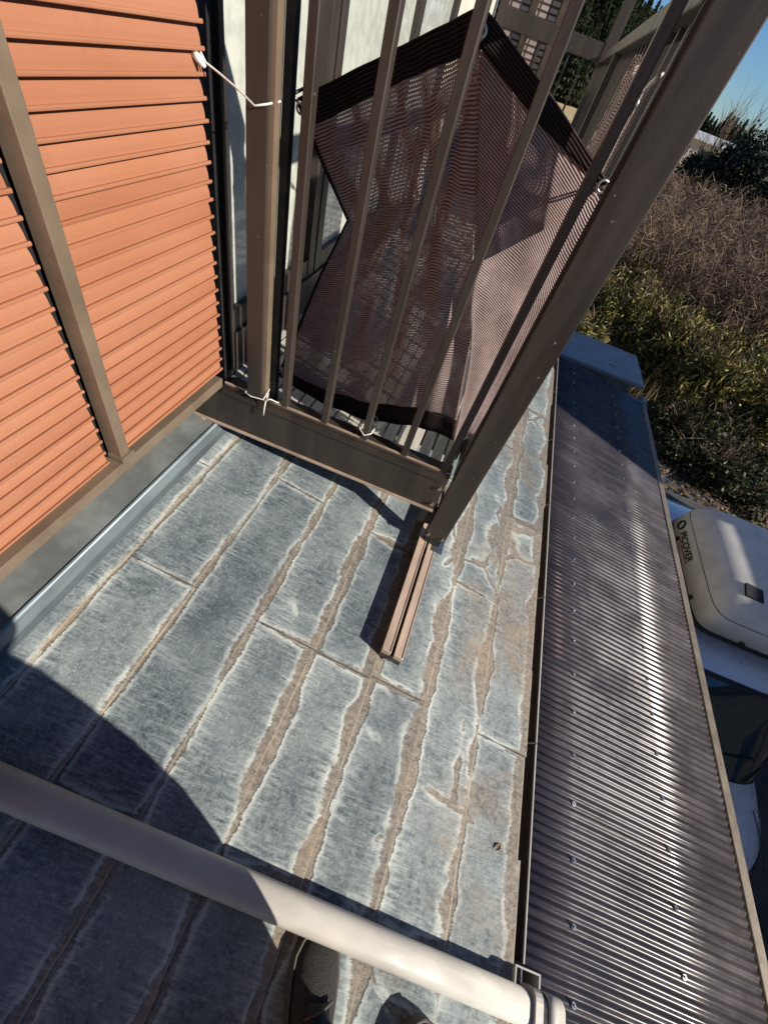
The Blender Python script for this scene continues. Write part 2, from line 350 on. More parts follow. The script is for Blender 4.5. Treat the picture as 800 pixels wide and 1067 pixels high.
def sheet(name, G, m, parent, smooth=True, thick=.0012):
    nv, nu = G.shape[0]-1, G.shape[1]-1
    V = [tuple(G[j, i]) for j in range(nv+1) for i in range(nu+1)]
    F = [(j*(nu+1)+i, j*(nu+1)+i+1, (j+1)*(nu+1)+i+1, (j+1)*(nu+1)+i) for j in range(nv) for i in range(nu)]
    me = bpy.data.meshes.new(name); me.from_pydata(V, [], F); me.materials.append(M[m])
    dU = np.linalg.norm(np.diff(G, axis=1), axis=2); dV = np.linalg.norm(np.diff(G, axis=0), axis=2)
    UU = np.concatenate([np.zeros((nv+1, 1)), np.cumsum(dU, 1)], 1); VV = np.concatenate([np.zeros((1, nu+1)), np.cumsum(dV, 0)], 0)
    grid_uv(me, [(UU[j, i], VV[j, i]) for j in range(nv+1) for i in range(nu+1)])
    for p in me.polygons: p.use_smooth = smooth
    o = link(name, me, parent)
    if thick: md = o.modifiers.new('thickness', 'SOLIDIFY'); md.thickness = thick; md.offset = 0
    return o
def strip(name, pts, width_dir, wd, m, parent):
    """a tape following pts, wd wide along width_dir(i)"""
    b = MB(); P = [Vector(p) for p in pts]
    for i in range(len(P)-1):
        d0, d1 = Vector(width_dir(i))*wd, Vector(width_dir(i+1))*wd
        b.quad(P[i], P[i+1], P[i+1]+d1, P[i]+d0)
    o = b.build(name, m, parent); md = o.modifiers.new('thickness', 'SOLIDIFY'); md.thickness = .003; md.offset = 0
    return o
# ---------------------------------------------------------------- ground and far terrain
def ground_sheet(name, m, x0, x1, y0, y1, z, n=2, amp=0):
    V = []; F = []
    for j in range(n+1):
        for i in range(n+1):
            x = x0+(x1-x0)*i/n; y = y0+(y1-y0)*j/n
            V.append((x, y, z+(amp*mnoise.noise((x*.15, y*.15, 3)) if 0 < i < n and 0 < j < n else 0)))
    for j in range(n):
        for i in range(n): F.append((j*(n+1)+i, j*(n+1)+i+1, (j+1)*(n+1)+i+1, (j+1)*(n+1)+i))
    b = MB(); b.v = V; b.f = F; return struct(b.build(name, m))
ground_sheet('ground', 'ground', -900, 900, -600, 1500, 0)
ground_sheet('driveway', 'asphalt', .4, 5.5, -9, 8.5, .006)
ground_sheet('field', 'straw', -60, 140, 36, 150, .03, 30, .0)
def hill():
    n = 60; V = []; F = []
    for j in range(n+1):
        for i in range(n+1):
            x = -120+300*i/n; y = 125+150*j/n
            t = j/n; left = 1/(1+math.exp((x-14)/9.0))
            z = -1+t*(3+41*left)+3*mnoise.noise((x*.03, y*.03, 1))*t
            V.append((x, y, z))
    for j in range(n):
        for i in range(n): F.append((j*(n+1)+i, j*(n+1)+i+1, (j+1)*(n+1)+i+1, (j+1)*(n+1)+i))
    b = MB(); b.v = V; b.f = F; return struct(b.build('hill', 'hillg', smooth=True))
hill()
def hill_z(x, y):
    t = (y-125)/150; left = 1/(1+math.exp((x-14)/9.0))
    return max(0, -1+t*(3+41*left)+3*mnoise.noise((x*.03, y*.03, 1))*t)
# ---------------------------------------------------------------- house
TAN = math.tan(R(12)); ZR0 = 2.903
def rz(x, o=0): return ZR0+o-TAN*x
house = thing('house', 'house with slate tiled lower roof and orange brown louvred shutters', 'house')
B('wall', 'cream', house, -7, -.80, -4, 5.35, 0, 6.0)
B('lower_wall', 'cream', house, -.795, .30, -4, 5.15, 0, 2.62)
up = MB().hexa([(-7.4, -4.5, 6.0), (-.25, -4.5, 6.0), (-.25, 5.8, 6.0), (-7.4, 5.8, 6.0), (-7.4, -4.5, 7.6), (-.25, -4.5, 6.14), (-.25, 5.8, 6.14), (-7.4, 5.8, 7.6)]).build('upper_roof', 'neighroof', house)
EAVE = .666; C1 = -.5947; EX = (EAVE-C1)/7; ES = EX/math.cos(R(12))
Y0, Y1 = -1.6, 5.1
roof = MB().hexa([(-.80, Y0, rz(-.80, -.075)), (EAVE-.03, Y0, rz(EAVE-.03, -.075)), (EAVE-.03, Y1, rz(EAVE-.03, -.075)), (-.80, Y1, rz(-.80, -.075)),
                  (-.80, Y0, rz(-.80, -.0075)), (EAVE-.03, Y0, rz(EAVE-.03, -.0075)), (EAVE-.03, Y1, rz(EAVE-.03, -.0075)), (-.80, Y1, rz(-.80, -.0075))]).build('roof', 'deck', house)
MB().hexa([(EAVE-.06, Y0, 2.60), (EAVE-.036, Y0, 2.60), (EAVE-.036, Y1, 2.60), (EAVE-.06, Y1, 2.60), (EAVE-.06, Y0, 2.69), (EAVE-.036, Y0, 2.69), (EAVE-.036, Y1, 2.69), (EAVE-.06, Y1, 2.69)]).build('fascia', 'fascia', house)
def tile_mesh(wd, seed, crack=False):
    r = random.Random(seed); th = .0058
    k = 4 if wd > .6 else 2
    cuts = [0]+sorted(wd*(i+r.uniform(-.28, .28))/k for i in range(1, k))+[wd]
    offs = [r.choice((0, -.003, -.006, -.009)) for _ in range(k)]
    V = []; F = []; UA = []; UB = []
    def top(s): return .0012+.0066*max(s, 0)/ES
    for i in range(k):
        y0 = cuts[i]+(.0016 if i == 0 else 0); y1 = cuts[i+1]-(.0016 if i == k-1 else 0); e = ES+offs[i]
        i0 = len(V)
        for (s, y) in ((-.02, y0), (e, y0), (e, y1), (-.02, y1)): V.append((s, y, top(s))); UA.append((y, s)); UB.append((wd-y, e-s))
        for (s, y) in ((-.02, y0), (e, y0), (e, y1), (-.02, y1)): V.append((s, y, top(s)-th)); UA.append((y, s)); UB.append((wd-y, e-s))
        F += [(i0, i0+1, i0+2, i0+3), (i0+1, i0+5, i0+6, i0+2), (i0, i0+4, i0+5, i0+1), (i0+3, i0+2, i0+6, i0+7)]
    me = bpy.data.meshes.new('tile'); me.from_pydata(V, [], F); me.materials.append(M['slate'])
    for nm, U in (('a', UA), ('b', UB)):
        l = me.uv_layers.new(name=nm)
        for lp in me.loops: l.data[lp.index].uv = U[lp.vertex_index]
    return me
TW = .944
full = [tile_mesh(TW, s) for s in range(6)]; half = [tile_mesh(TW/2, 20+s) for s in range(4)]
for k in range(8):
    xs = C1+(k-1)*EX; o0 = 0.0
    base = (.82, .453, .925, .453, .453, .465, .925, .460)[k]
    wd, ms = (TW/2, half) if k == 4 else (TW, full)
    y = base-wd*math.ceil((base-Y0)/wd)
    while y < Y1-.1:
        o = link('tile', random.choice(ms), roof); o.location = (xs+.0007*random.uniform(-1, 1), y, rz(xs)); o.rotation_euler = (R(random.uniform(-.04, .04)), R(12), 0)
        y += wd
# wall flashing above the tiles
fx0, fx1 = -.80, -.668
MB().hexa([(fx0, Y0, rz(fx0, .034)), (fx1, Y0, rz(fx1, .034)), (fx1, Y1, rz(fx1, .034)), (fx0, Y1, rz(fx0, .034)), (fx0, Y0, rz(fx0, .038)), (fx1, Y0, rz(fx1, .038)), (fx1, Y1, rz(fx1, .038)), (fx0, Y1, rz(fx0, .038))]).build('flashing', 'flash_dull', house)
MB().tube([(-.664, Y0, rz(-.664, .038)), (-.664, Y1, rz(-.664, .038))], .0062, 10).build('flashing_bead', 'bead', house, smooth=True)
MB().hexa([(-.662, Y0, rz(-.662, .0)), (-.652, Y0, rz(-.652, .008)), (-.652, Y1, rz(-.652, .008)), (-.662, Y1, rz(-.662, .0)), (-.664, Y0, rz(-.664, .034)), (-.659, Y0, rz(-.659, .034)), (-.659, Y1, rz(-.659, .034)), (-.664, Y1, rz(-.664, .034))]).build('flashing_face', 'flash', house)
MB().hexa([(-.652, Y0, rz(-.652, .0065)), (-.637, Y0, rz(-.637, .0075)), (-.637, Y1, rz(-.637, .0075)), (-.652, Y1, rz(-.652, .0065)), (-.652, Y0, rz(-.652, .0095)), (-.637, Y0, rz(-.637, .0095)), (-.637, Y1, rz(-.637, .0095)), (-.652, Y1, rz(-.652, .0095))]).build('flashing_flange', 'flash', house)
# eave gutter
def half_pipe(y0, y1):
    n = 10; b = MB(); pr = []; cx, cz, r = .692, 2.668, .050
    for i in range(n+1): a = math.pi+math.pi*i/n; pr.append((cx+r*math.cos(a), cz+r*math.sin(a)))
    rings = [[(x, y0, z) for x, z in pr], [(x, y1, z) for x, z in pr]]
    b.loft(rings, cap=False, closed=False); return b
g = half_pipe(.02, Y1).build('gutter', 'fascia', house, smooth=True); md = g.modifiers.new('thickness', 'SOLIDIFY'); md.thickness = .003  # dark brown body colour stands in for the shade inside the gutter
MB().tube([(.7435, .02, 2.669), (.7435, Y1, 2.669)], .0034, 8).build('gutter_lip', 'ivory', g, smooth=True)
n = 10; cap = [(.692+.050*math.cos(math.pi+math.pi*i/n), .018, 2.668+.05*math.sin(math.pi+math.pi*i/n)) for i in range(n+1)]
b = MB(); b.v = cap+[(x, .014, z) for x, y, z in cap]; b.f = [tuple(range(n+1)), tuple(range(n+1, 2*n+2))[::-1]]; b.build('gutter_end', 'ivory', g)
for yy in (.55, 1.15, 1.75, 2.35, 2.95, 3.55, 4.15): MB().tube([(.64, yy, 2.70), (.66, yy, 2.612), (.70, yy, 2.608), (.746, yy, 2.672)], .004, 6).build('gutter_bracket', 'steel', g)
# shutters
sill = B('sill', 'tan', house, -.80, -.630, -2.2, .966, 3.247, 3.276, .002)
B('sill_gap', 'black', sill, -.80, -.672, -2.2, .960, 3.276, 3.285)
PIT = .0333
def slat_mesh(y0, y1, dx):
    pr = [(-.668, .0352), (-.6620, .0338), (-.6570, .0305), (-.6532, .0258), (-.6505, .0200), (-.6488, .0135), (-.6482, .0080), (-.6478, .0046), (-.6420, .0062), (-.6403, .0055), (-.6398, .0030), (-.6402, .0004), (-.643, -.0008), (-.651, .0030), (-.657, .0150), (-.665, .0270)]
    n = 5; rings = []
    for i in range(2):
        y = (y0, y1)[i]; rings.append([(x+dx, y, z) for x, z in pr])
    return MB().loft(rings).mesh('slat', 'shutter')
def shutter(y0, y1, dx, z0):
    fr = MB(); fr.box(-.70+dx, -.669+dx, y0, y1, 3.285, 4.95)
    f = fr.build('louvre_shutter', 'black', house)
    me = slat_mesh(y0, y1, dx); bm = bmesh.new(); bm.from_mesh(me); bmesh.ops.recalc_face_normals(bm, faces=bm.faces); bm.to_mesh(me); bm.free()
    z = z0
    while z < 4.92:
        o = link('slat', me, f); o.location = (0, random.uniform(-.0008, .0008), z); z += PIT
    return f
s1 = shutter(.575, .986, 0, 3.991-21*PIT)
B('stile', 'tan', s1, -.668, -.632, .548, .575, 3.276, 4.95, .002)
B('stile_shoe', 'tan', s1, -.665, -.626, .543, .582, 3.2765, 3.292, .001)
s2 = shutter(-1.5, .533, -.014, 3.991-22*PIT+.014)
B('stile', 'black', s2, -.70, -.672, .5335, .546, 3.285, 4.95)
B('stile', 'tan', s2, -.69, -.648, -1.54, -1.5, 3.285, 4.95)
B('head_rail', 'tan', s1, -.72, -.62, -1.6, 1.02, 4.95, 5.02)
# sliding window beyond the shutters
wf = B('window_jamb', 'black', house, -.795, -.70, .99, 1.145, 3.10, 5.02)
B('jamb_strip', 'alu', wf, -.70, -.690, 1.00, 1.02, 3.2, 5.02); B('jamb_strip', 'alu', wf, -.70, -.690, 1.115, 1.135, 3.2, 5.02)
win = B('sliding_window', 'alu', house, -.795, -.705, 1.148, 3.5, 3.10, 3.30)
B('head_frame', 'alu', win, -.795, -.705, 1.148, 3.5, 5.0, 5.1)
for y0, y1 in ((1.150, 1.172), (1.745, 1.80), (1.815, 1.87), (2.70, 2.77), (3.42, 3.49)): B('stile', 'alu', win, -.76, -.712, y0, y1, 3.302, 4.998, .002)
for y0, y1 in ((1.16, 1.75), (1.86, 2.71), (2.76, 3.43)): B('pane', 'curtain', win, -.745, -.738, y0, y1, 3.302, 4.998)
B('meeting_rail', 'alu', win, -.756, -.715, 1.173, 1.744, 3.302, 3.37); B('meeting_rail', 'alu', win, -.756, -.715, 1.871, 2.699, 3.302, 3.37)
wing = B('wing_wall', 'brick', house, -2.6, -.30, 5.80, 8.6, 0, 6.4)
B('wing_corner_post', 'fascia', wing, -.33, -.27, 5.77, 5.85, 0, 6.4)
for xx in (-.55, -.80, -1.05): B('wing_batten', 'fascia', wing, xx-.03, xx+.03, 5.775, 5.805, 0, 6.4)
# ---------------------------------------------------------------- drain pipe laid on the roof
pipe = thing('drain_pipe', 'ivory drain pipe laid across the slate tiles into the eave gutter', 'drain pipe', (0, 0, 0))
def rrect(wd, ht, r=.02, n=4):
    out = []
    for cx, cy, a0 in ((wd/2-r, ht/2-r, 0), (-wd/2+r, ht/2-r, 90), (-wd/2+r, -ht/2+r, 180), (wd/2-r, -ht/2+r, 270)):
        for i in range(n+1): a = R(a0+90*i/n); out.append((cx+r*math.cos(a), cy+r*math.sin(a)))
    return out
PY = -.048
def pring(x, o, wd, ht, tilt=R(12)):
    c = Vector((x, PY, rz(x, o))); nx = Vector((math.sin(tilt), 0, math.cos(tilt)))
    return [c+Vector((0, 1, 0))*a+nx*bb for a, bb in rrect(wd, ht)]
MB().loft([pring(x, .042, .061, .052) for x in (-.655, -.3, 0, .3, .690)]).build('pipe', 'ivory', pipe, smooth=False, bevel=0)
for o in pipe.children:
    for p in o.data.polygons: p.use_smooth = len(p.vertices) == 4
MB().loft([pring(x, .044, .074, .064) for x in (.686, .706)]).build('collar', 'ivory', pipe)
MB().loft([pring(x, .044, .068, .058) for x in (.706, .722)]).build('seal', 'jacket', pipe)
el = []
for i in range(6):
    a = R(12+78*i/5); c = Vector((.722, 0, rz(.722, .044)))+Vector((.046*math.sin(a-R(12)), 0, -.046*(1-math.cos(a-R(12)))))
    nx = Vector((math.sin(a), 0, math.cos(a))); el.append([Vector((c.x, PY, c.z))+Vector((0, 1, 0))*p+nx*q for p, q in rrect(.074, .064)])
MB().loft(el).build('elbow', 'ivory', pipe, smooth=True)
for xx in (-.42, .28): 
    MB().loft([pring(xx, .018, .05, .030), pring(xx+.03, .018, .05, .030)]).build('pipe_rest', 'steel', pipe)
hop = thing('gutter_hopper', 'small open ivory rain hopper at the gutter end beside the drain pipe elbow', 'rain hopper')
for nm, (x0, x1, y0, y1) in dict(a=(.722, .726, -.026, .014), b=(.786, .790, -.026, .014), c=(.726, .786, -.026, -.022), d=(.726, .786, .010, .014)).items(): B('side', 'ivory', hop, x0, x1, y0, y1, 2.58, 2.672)
B('bottom', 'ivory', hop, .726, .786, -.022, .010, 2.58, 2.584)
B('divider', 'steel', hop, .744, .747, -.022, .010, 2.59, 2.66)
# ---------------------------------------------------------------- balcony
bal = thing('balcony', 'dark bronze aluminium balcony with vertical balusters standing on the slate roof', 'balcony', (0, 0, 0))
BY = .965
beam = MB().box(-.745, .118, BY, BY+.045, 3.092, 3.243).build('beam', 'alu', bal, bevel=.0015)
B('beam_lip', 'alu2', beam, -.745, .118, BY-.006, BY, 3.092, 3.100); B('beam_lip', 'alu', beam, -.63, .118, BY-.005, BY, 3.226, 3.240)
B('beam_cap', 'alu', beam, -.63, .118, BY+.004, BY+.060, 3.244, 3.252, .001); B('beam_ridge', 'alu2', beam, -.63, .118, BY+.012, BY+.016, 3.252, 3.258)
B('beam_clip', 'alu2', beam, -.712, -.70, BY-.012, BY-.002, 3.080, 3.094)
for zz in (3.125, 3.20): MB().tube([(.105, BY-.008, zz), (.105, BY+.01, zz)], .006, 8).build('screw', 'steel', beam)
B('post', 'alu', bal, -.546, -.500, BY-.004, BY+.045, 3.253, 4.235, .002)
B('post_fin', 'tan', bal, -.500, -.490, BY+.002, BY+.030, 3.253, 4.235); B('post_slot', 'black', bal, -.4895, -.472, BY+.030, BY+.050, 3.253, 4.235)
bmesh_bal = MB().box(-.010, .010, -.013, .013, 3.253, 4.236).mesh('baluster', 'alu')
bm = bmesh.new(); bm.from_mesh(bmesh_bal); bmesh.ops.bevel(bm, geom=bm.edges[:], offset=.002, segments=1, affect='EDGES'); bmesh.ops.recalc_face_normals(bm, faces=bm.faces); bm.to_mesh(bmesh_bal); bm.free()
for k in range(5):
    o = link('baluster', bmesh_bal, bal); o.location = (-.432+.1315*k, .989, 0)
B('handrail', 'alu', bal, -.60, .125, .955, 1.03, 4.237, 4.275, .004)
# tall corner post with its foot
PX0, PX1 = .130, .206
pb = MB(); pb.box(PX0, PX1, BY-.004, BY+.034, 2.965, 4.30); cp = pb.build('corner_post', 'alu', bal, bevel=.0025)
B('post_track', 'alu', cp, PX0-.006, PX0, BY+.012, BY+.018, 3.26, 4.23); B('post_track', 'black', cp, PX0-.003, PX0, BY+.0185, BY+.028, 3.26, 4.23)
B('post_stub', 'black', cp, PX0+.008, PX1-.008, BY+.004, BY+.03, 2.925, 2.966); B('foot_plate', 'steel', cp, PX0-.012, PX1+.010, BY-.020, BY+.08, 2.918, 2.9245)
for xx in (PX0+.012, PX1-.012): MB().tube([(xx, BY-.012, 2.985), (xx, BY, 2.985)], .005, 8).build('bolt', 'steel', cp)
def rail_prism(x0, x1, o0, o1, y0, y1): return [(x0, y0, rz(x0, o0)), (x1, y0, rz(x1, o0)), (x1, y1, rz(x1, o0)), (x0, y1, rz(x0, o0)), (x0, y0, rz(x0, o1)), (x1, y0, rz(x1, o1)), (x1, y1, rz(x1, o1)), (x0, y1, rz(x0, o1))]
ft = MB().hexa(rail_prism(.121, .191, .006, .034, .528, 1.30)).build('foot_rail', 'alu', bal, bevel=.001)
MB().hexa(rail_prism(.121, .1515, .034, .058, .528, 1.30)).build('rail_ridge', 'alu2', ft, bevel=.0025); MB().hexa(rail_prism(.1605, .191, .034, .058, .528, 1.30)).build('rail_ridge', 'alu2', ft, bevel=.0025)
for a_, b_ in ((.1215, .1250), (.1475, .1510), (.1610, .1645), (.1870, .1905)): MB().hexa(rail_prism(a_, b_, .058, .0605, .530, 1.30)).build('rail_lip', 'alu2', ft)
MB().hexa(rail_prism(.150, .162, .034, .040, .524, 1.30)).build('rail_groove', 'black', ft)
B('end_screw', 'steel', ft, .150, .158, .520, .528, 2.885, 2.893)
B('side_block', 'black', bal, .085, .129, BY+.004, BY+.045, 3.02, 3.0915)
# outer side
YE = 4.95
B('handrail', 'alu', bal, .128, .200, 1.05, YE, 4.200, 4.240, .004)
B('outer_beam', 'alu', bal, .150, .188, 1.048, YE, 3.095, 3.243, .001); B('bottom_rail', 'alu', bal, .152, .184, 1.048, YE, 3.30, 3.325)
yy = 1.16
ob = MB().box(-.010, .010, -.009, .009, 3.325, 4.200).mesh('baluster', 'alu')
while yy < YE-.05:
    o = link('baluster', ob, bal); o.location = (.168, yy, 0); yy += .115
B('far_post', 'alu', bal, .125, .200, YE, YE+.075, 2.9, 5.25, .002); B('far_post', 'alu', bal, -.72, -.66, YE, YE+.06, 3.0, 5.25, .002)
B('far_rail', 'alu', bal, -.66, .125, YE+.005, YE+.06, 4.195, 4.30, .003); B('far_beam', 'alu', bal, -.66, .125, YE+.005, YE+.05, 3.095, 3.243)
B('mid_post', 'alu', bal, .130, .200, 3.0, 3.06, 2.75, 4.199, .002)
fb = MB().box(-.008, .008, -.009, .009, 3.243, 4.195).mesh('baluster', 'alu')
for k in range(6):
    o = link('baluster', fb, bal); o.location = (.02-.12*k, YE+.03, 0)
dk = MB().box(-.0185, .0185, 1.03, YE-.01, 3.135, 3.160).mesh('deck_board', 'board')
xx = -.70
while xx < .14:
    o = link('deck_board', dk, bal); o.location = (xx, 0, random.uniform(-.0008, .0008)); xx += .045
for yy in (1.3, 2.2, 3.1, 4.0, 4.8): B('joist', 'alu', bal, -.72, .149, yy, yy+.05, 3.06, 3.134)
# ---------------------------------------------------------------- shade nets and cords
A = [ [(-0.558,1.200,3.910),(-0.343,1.130,4.035),(-0.182,1.070,4.127)], [(-0.473,1.200,3.809),(-0.285,1.130,3.938),(-0.139,1.070,4.016)], [(-0.397,1.200,3.726),(-0.229,1.130,3.828),(-0.096,1.070,3.897)], [(-0.454,1.200,3.571),(-0.235,1.130,3.682),(-0.054,1.070,3.783)], [(-0.516,1.200,3.356),(-0.216,1.130,3.507),(0.014,1.070,3.613)], [(-0.548,1.170,3.222),(-0.187,1.110,3.220),(0.084,1.055,3.319)] ]
def tri(x): x = x/(2*math.pi) % 1; return 4*abs(x-.5)-1
def foldA(u, t):
    ang = math.atan2(t+.03, 1.06-u)          # folds run out from the top eyelet
    a = .015*tri(ang*13)+.008*math.sin(u*31-4*t+1)+.004*math.sin(47*u+23*t)
    a += .022*mnoise.noise((u*4.5, t*5.5, 2.0))+.010*mnoise.noise((u*11, t*9, 7.0))
    a *= (.30+.70*math.sin(math.pi*min(1, t*.95+.05)))*min(1, 5*u+.12)*min(1, 6*(1-u)+.10)
    return np.array([0, a, -.016*math.sin(math.pi*u*2)*t*t-.008*math.sin(5*u+1)*t])
net = thing('shade_net', 'dark brown woven shade net with black hem tied inside the near balusters', 'shade net', (0, 0, 0))
GA = interp_rows(A, 46, 60, foldA, True); sheet('net_panel', GA, 'net', net)
Bc = [ [(-0.182,1.070,4.127),(-0.030,1.110,4.060),(0.155,1.145,3.971)], [(-0.140,1.070,4.016),(0.006,1.110,3.954),(0.160,1.145,3.904)], [(-0.096,1.070,3.897),(0.039,1.110,3.834),(0.162,1.145,3.807)], [(-0.038,1.070,3.747),(0.079,1.110,3.709),(0.152,1.145,3.687)], [(0.036,1.070,3.553),(0.099,1.110,3.529),(0.152,1.145,3.517)], [(0.091,1.070,3.295),(0.116,1.110,3.301),(0.137,1.145,3.322)] ]
def foldB(u, t):
    a = (.009*math.sin(u*9+5*t+.5)+.020*mnoise.noise((u*3, t*6, 4.0)))*math.sin(math.pi*u)
    return np.array([a, -a, 0])
GB = interp_rows(Bc, 34, 60, foldB); sheet('net_panel', GB, 'net', net)
def sub(G, j0, j1, i0, i1, dy): H = G[j0:j1+1, i0:i1+1].copy(); H[..., 1] += dy; return H
sheet('hem', sub(GA, 0, 5, 0, 46, -.004), 'hem', net, thick=.002); sheet('hem', sub(GB, 0, 5, 0, 34, -.004), 'hem', net, thick=.002)
sheet('hem', sub(GA, 57, 60, 0, 46, -.004), 'hem', net, thick=.002); sheet('hem', sub(GA, 6, 57, 0, 1, -.004), 'hem', net, thick=.002)
flap = [ [(-0.179,1.050,4.126),(-0.028,1.045,4.062),(0.145,1.075,3.978)], [(-0.136,1.050,4.018),(0.002,1.045,3.976),(0.129,1.075,3.968)], [(-0.041,1.050,3.783),(0.053,1.045,3.876),(0.127,1.075,3.955)] ]
GF = interp_rows(flap, 22, 18, lambda u, t: np.array([0, .005*math.sin(11*u+4*t)*math.sin(math.pi*u), 0])); sheet('net_flap', GF, 'net', net)
sheet('hem', sub(GF, 0, 5, 0, 22, -.004), 'hem', net, thick=.002)
def ring(name, c, nrm, r, rt, m, parent):
    c = Vector(c); nrm = Vector(nrm).normalized(); a = nrm.orthogonal().normalized(); bb = nrm.cross(a); n = 16
    b = MB(); rings = [[c+(r+rt*math.cos(2*math.pi*k/6))*(math.cos(2*math.pi*i/n)*a+math.sin(2*math.pi*i/n)*bb)+nrm*rt*math.sin(2*math.pi*k/6) for k in range(6)] for i in range(n+1)]
    b.loft(rings, cap=False); return b.build(name, m, parent, smooth=True)
for c, nr in (((-.170, 1.042, 4.100), (.2, -1, .2)), ((-.538, 1.186, 3.900), (0, -1, 0)), ((-.540, 1.158, 3.245), (0, -1, 0)), ((-.172, 1.098, 3.250), (0, -1, 0)), ((.128, 1.062, 3.976), (.3, -1, 0))):
    ring('eyelet', c, nr, .0095, .0028, 'steel', net)
def cord(label, pts, r=.0019, m='cord'):
    return tag(MB().tube(pts, r, 6).build('tie_cord', m, None, smooth=True), label, 'cord')
cord('white cord with looped end tied round the left bronze post near the shutter', [(-.640,.972,3.957),(-.632,.975,3.945),(-.60,.970,3.938),(-.560,.962,3.928),(-.549,.957,3.926),(-.523,.955,3.916),(-.499,.957,3.925),(-.490,.985,3.930),(-.500,1.08,3.93),(-.528,1.176,3.906)])
cord('short black elastic loop knotted at the top left corner of the shade net', [(-.500,1.06,3.936),(-.495,1.10,3.945),(-.490,1.14,3.93),(-.505,1.165,3.905),(-.532,1.178,3.900)], .003, 'elastic')
tag(MB().tube([(-.652,.968,3.953),(-.640,.966,3.948),(-.628,.966,3.940)], [.006, .0075, .003], 8).build('cord_toggle', 'cord', None, smooth=True), 'white plastic toggle at the cord end on the shutter edge', 'toggle')
cord('white cord knotted round the foot of the left bronze post at the deck', [(-.540,1.150,3.25),(-.515,1.07,3.265),(-.484,.972,3.290),(-.490,.956,3.268),(-.530,.955,3.262),(-.550,.957,3.266),(-.552,.99,3.27),(-.52,1.015,3.27),(-.49,.985,3.272),(-.482,.953,3.262),(-.484,.950,3.235),(-.486,.951,3.214)])
cord('white cord tail lying loose beside the knotted cord on the beam top', [(-.484,.955,3.268),(-.470,.962,3.275),(-.455,.975,3.262),(-.447,.985,3.2595)])
cord('white cord loop tying the net bottom eyelet to a baluster', [(-.172,1.09,3.252),(-.150,1.005,3.285),(-.152,.978,3.285),(-.169,.970,3.276),(-.187,.975,3.288),(-.190,1.0,3.30),(-.176,1.02,3.28),(-.172,1.092,3.250)])
cord('white cord tying the net hem corner to the tall corner post', [(.128,1.055,3.976),(.140,1.045,3.985),(.152,1.020,3.990),(.150,1.003,3.985),(.142,1.02,3.978),(.131,1.050,3.975)])
n2 = thing('side_net', 'brown shade net with frayed pale edge tied to the outer railing', 'shade net', (0, 0, 0))
C2 = [[(.146, 1.36, 4.10), (.135, 1.55, 4.12), (.142, 1.80, 4.17)], [(.142, 1.33, 3.90), (.118, 1.55, 3.90), (.132, 1.85, 3.92)], [(.140, 1.30, 3.45), (.120, 1.5, 3.40), (.125, 1.82, 3.42)]]
G2 = interp_rows(C2, 16, 26, lambda u, t: np.array([.006*math.sin(17*u+2*t), 0, .004*math.sin(29*u)])); sheet('net_panel', G2, 'net', n2)
e = [Vector(G2[j, 0])+Vector((-.004, -.004+.008*random.uniform(-1, 1), 0)) for j in range(27)]; MB().tube(e, [.0006+.0011*random.random() for _ in e], 6).build('frayed_edge', 'fray', n2)
e = [Vector(G2[j, 16])+Vector((-.004, .008*random.uniform(-1, 1), 0)) for j in range(27)]; MB().tube(e, [.0008+.0013*random.random() for _ in e], 6).build('frayed_edge', 'fray', n2)
ring('eyelet', (.143, 1.37, 4.085), (-1, -.3, 0), .012, .0035, 'steel', n2)
cord('white cord tying the frayed side net to the outer railing', [(.140, 1.36, 4.09), (.148, 1.32, 4.12), (.158, 1.30, 4.135), (.152, 1.28, 4.13), (.142, 1.34, 4.10)], .003)
# ---------------------------------------------------------------- carport
def cz(x, o=0): return 2.23-.13*(x-.966)+o
car_port = thing('carport', 'lean-to carport with smoked corrugated polycarbonate sheets below the eave', 'carport')
PW = .032; CX0, CX1 = .80, 2.008; CY0, CY1 = -1.3, 4.62
def wave_sheet(y0, nw, lift):
    V = []; F = []; seg = 8; n = nw*seg
    xs = (CX0, 1.163, 1.636, CX1)
    for i in range(n+1):
        y = y0+PW*i/seg; h = .0046*math.cos(2*math.pi*i/seg)
        for x in xs: V.append((x, y, cz(x, h+lift)))
    k = len(xs)
    for i in range(n):
        for j in range(k-1): F.append((i*k+j, i*k+j+1, (i+1)*k+j+1, (i+1)*k+j))
    b = MB(); b.v = V; b.f = F; return b
y = CY0; k = 0
while y < CY1-.05:
    nw = min(20, int((CY1-y)/PW)); o = wave_sheet(y, nw, .0014 if k % 2 else 0).build('corrugated_sheet', 'poly', car_port, smooth=True)
    md = o.modifiers.new('thickness', 'SOLIDIFY'); md.thickness = .0012; md.offset = 0
    y += PW*(nw-1 if nw == 20 else nw); k += 1
sc = MB().tube([(0, 0, -.006), (0, 0, .004)], .0095, 8); sc.tube([(0, 0, .003), (0, 0, .009)], [.005, .003], 6); scm = sc.mesh('screw', 'steel')
for xs in (1.163, 1.636):
    yy = CY0+PW*4
    while yy < CY1-.1:
        o = link('screw', scm, car_port); o.location = (xs, yy, cz(xs, .0062)); o.rotation_euler = (R(random.uniform(-8, 8)), R(7)+R(random.uniform(-8, 8)), 0); yy += PW*6
def slope_bar(name, m, x0, x1, y0, y1, o0, o1, parent, bevel=.002):
    return MB().hexa([(x0, y0, cz(x0, o0)), (x1, y0, cz(x1, o0)), (x1, y1, cz(x1, o0)), (x0, y1, cz(x0, o0)), (x0, y0, cz(x0, o1)), (x1, y0, cz(x1, o1)), (x1, y1, cz(x1, o1)), (x0, y1, cz(x0, o1))]).build(name, m, parent, bevel=bevel)
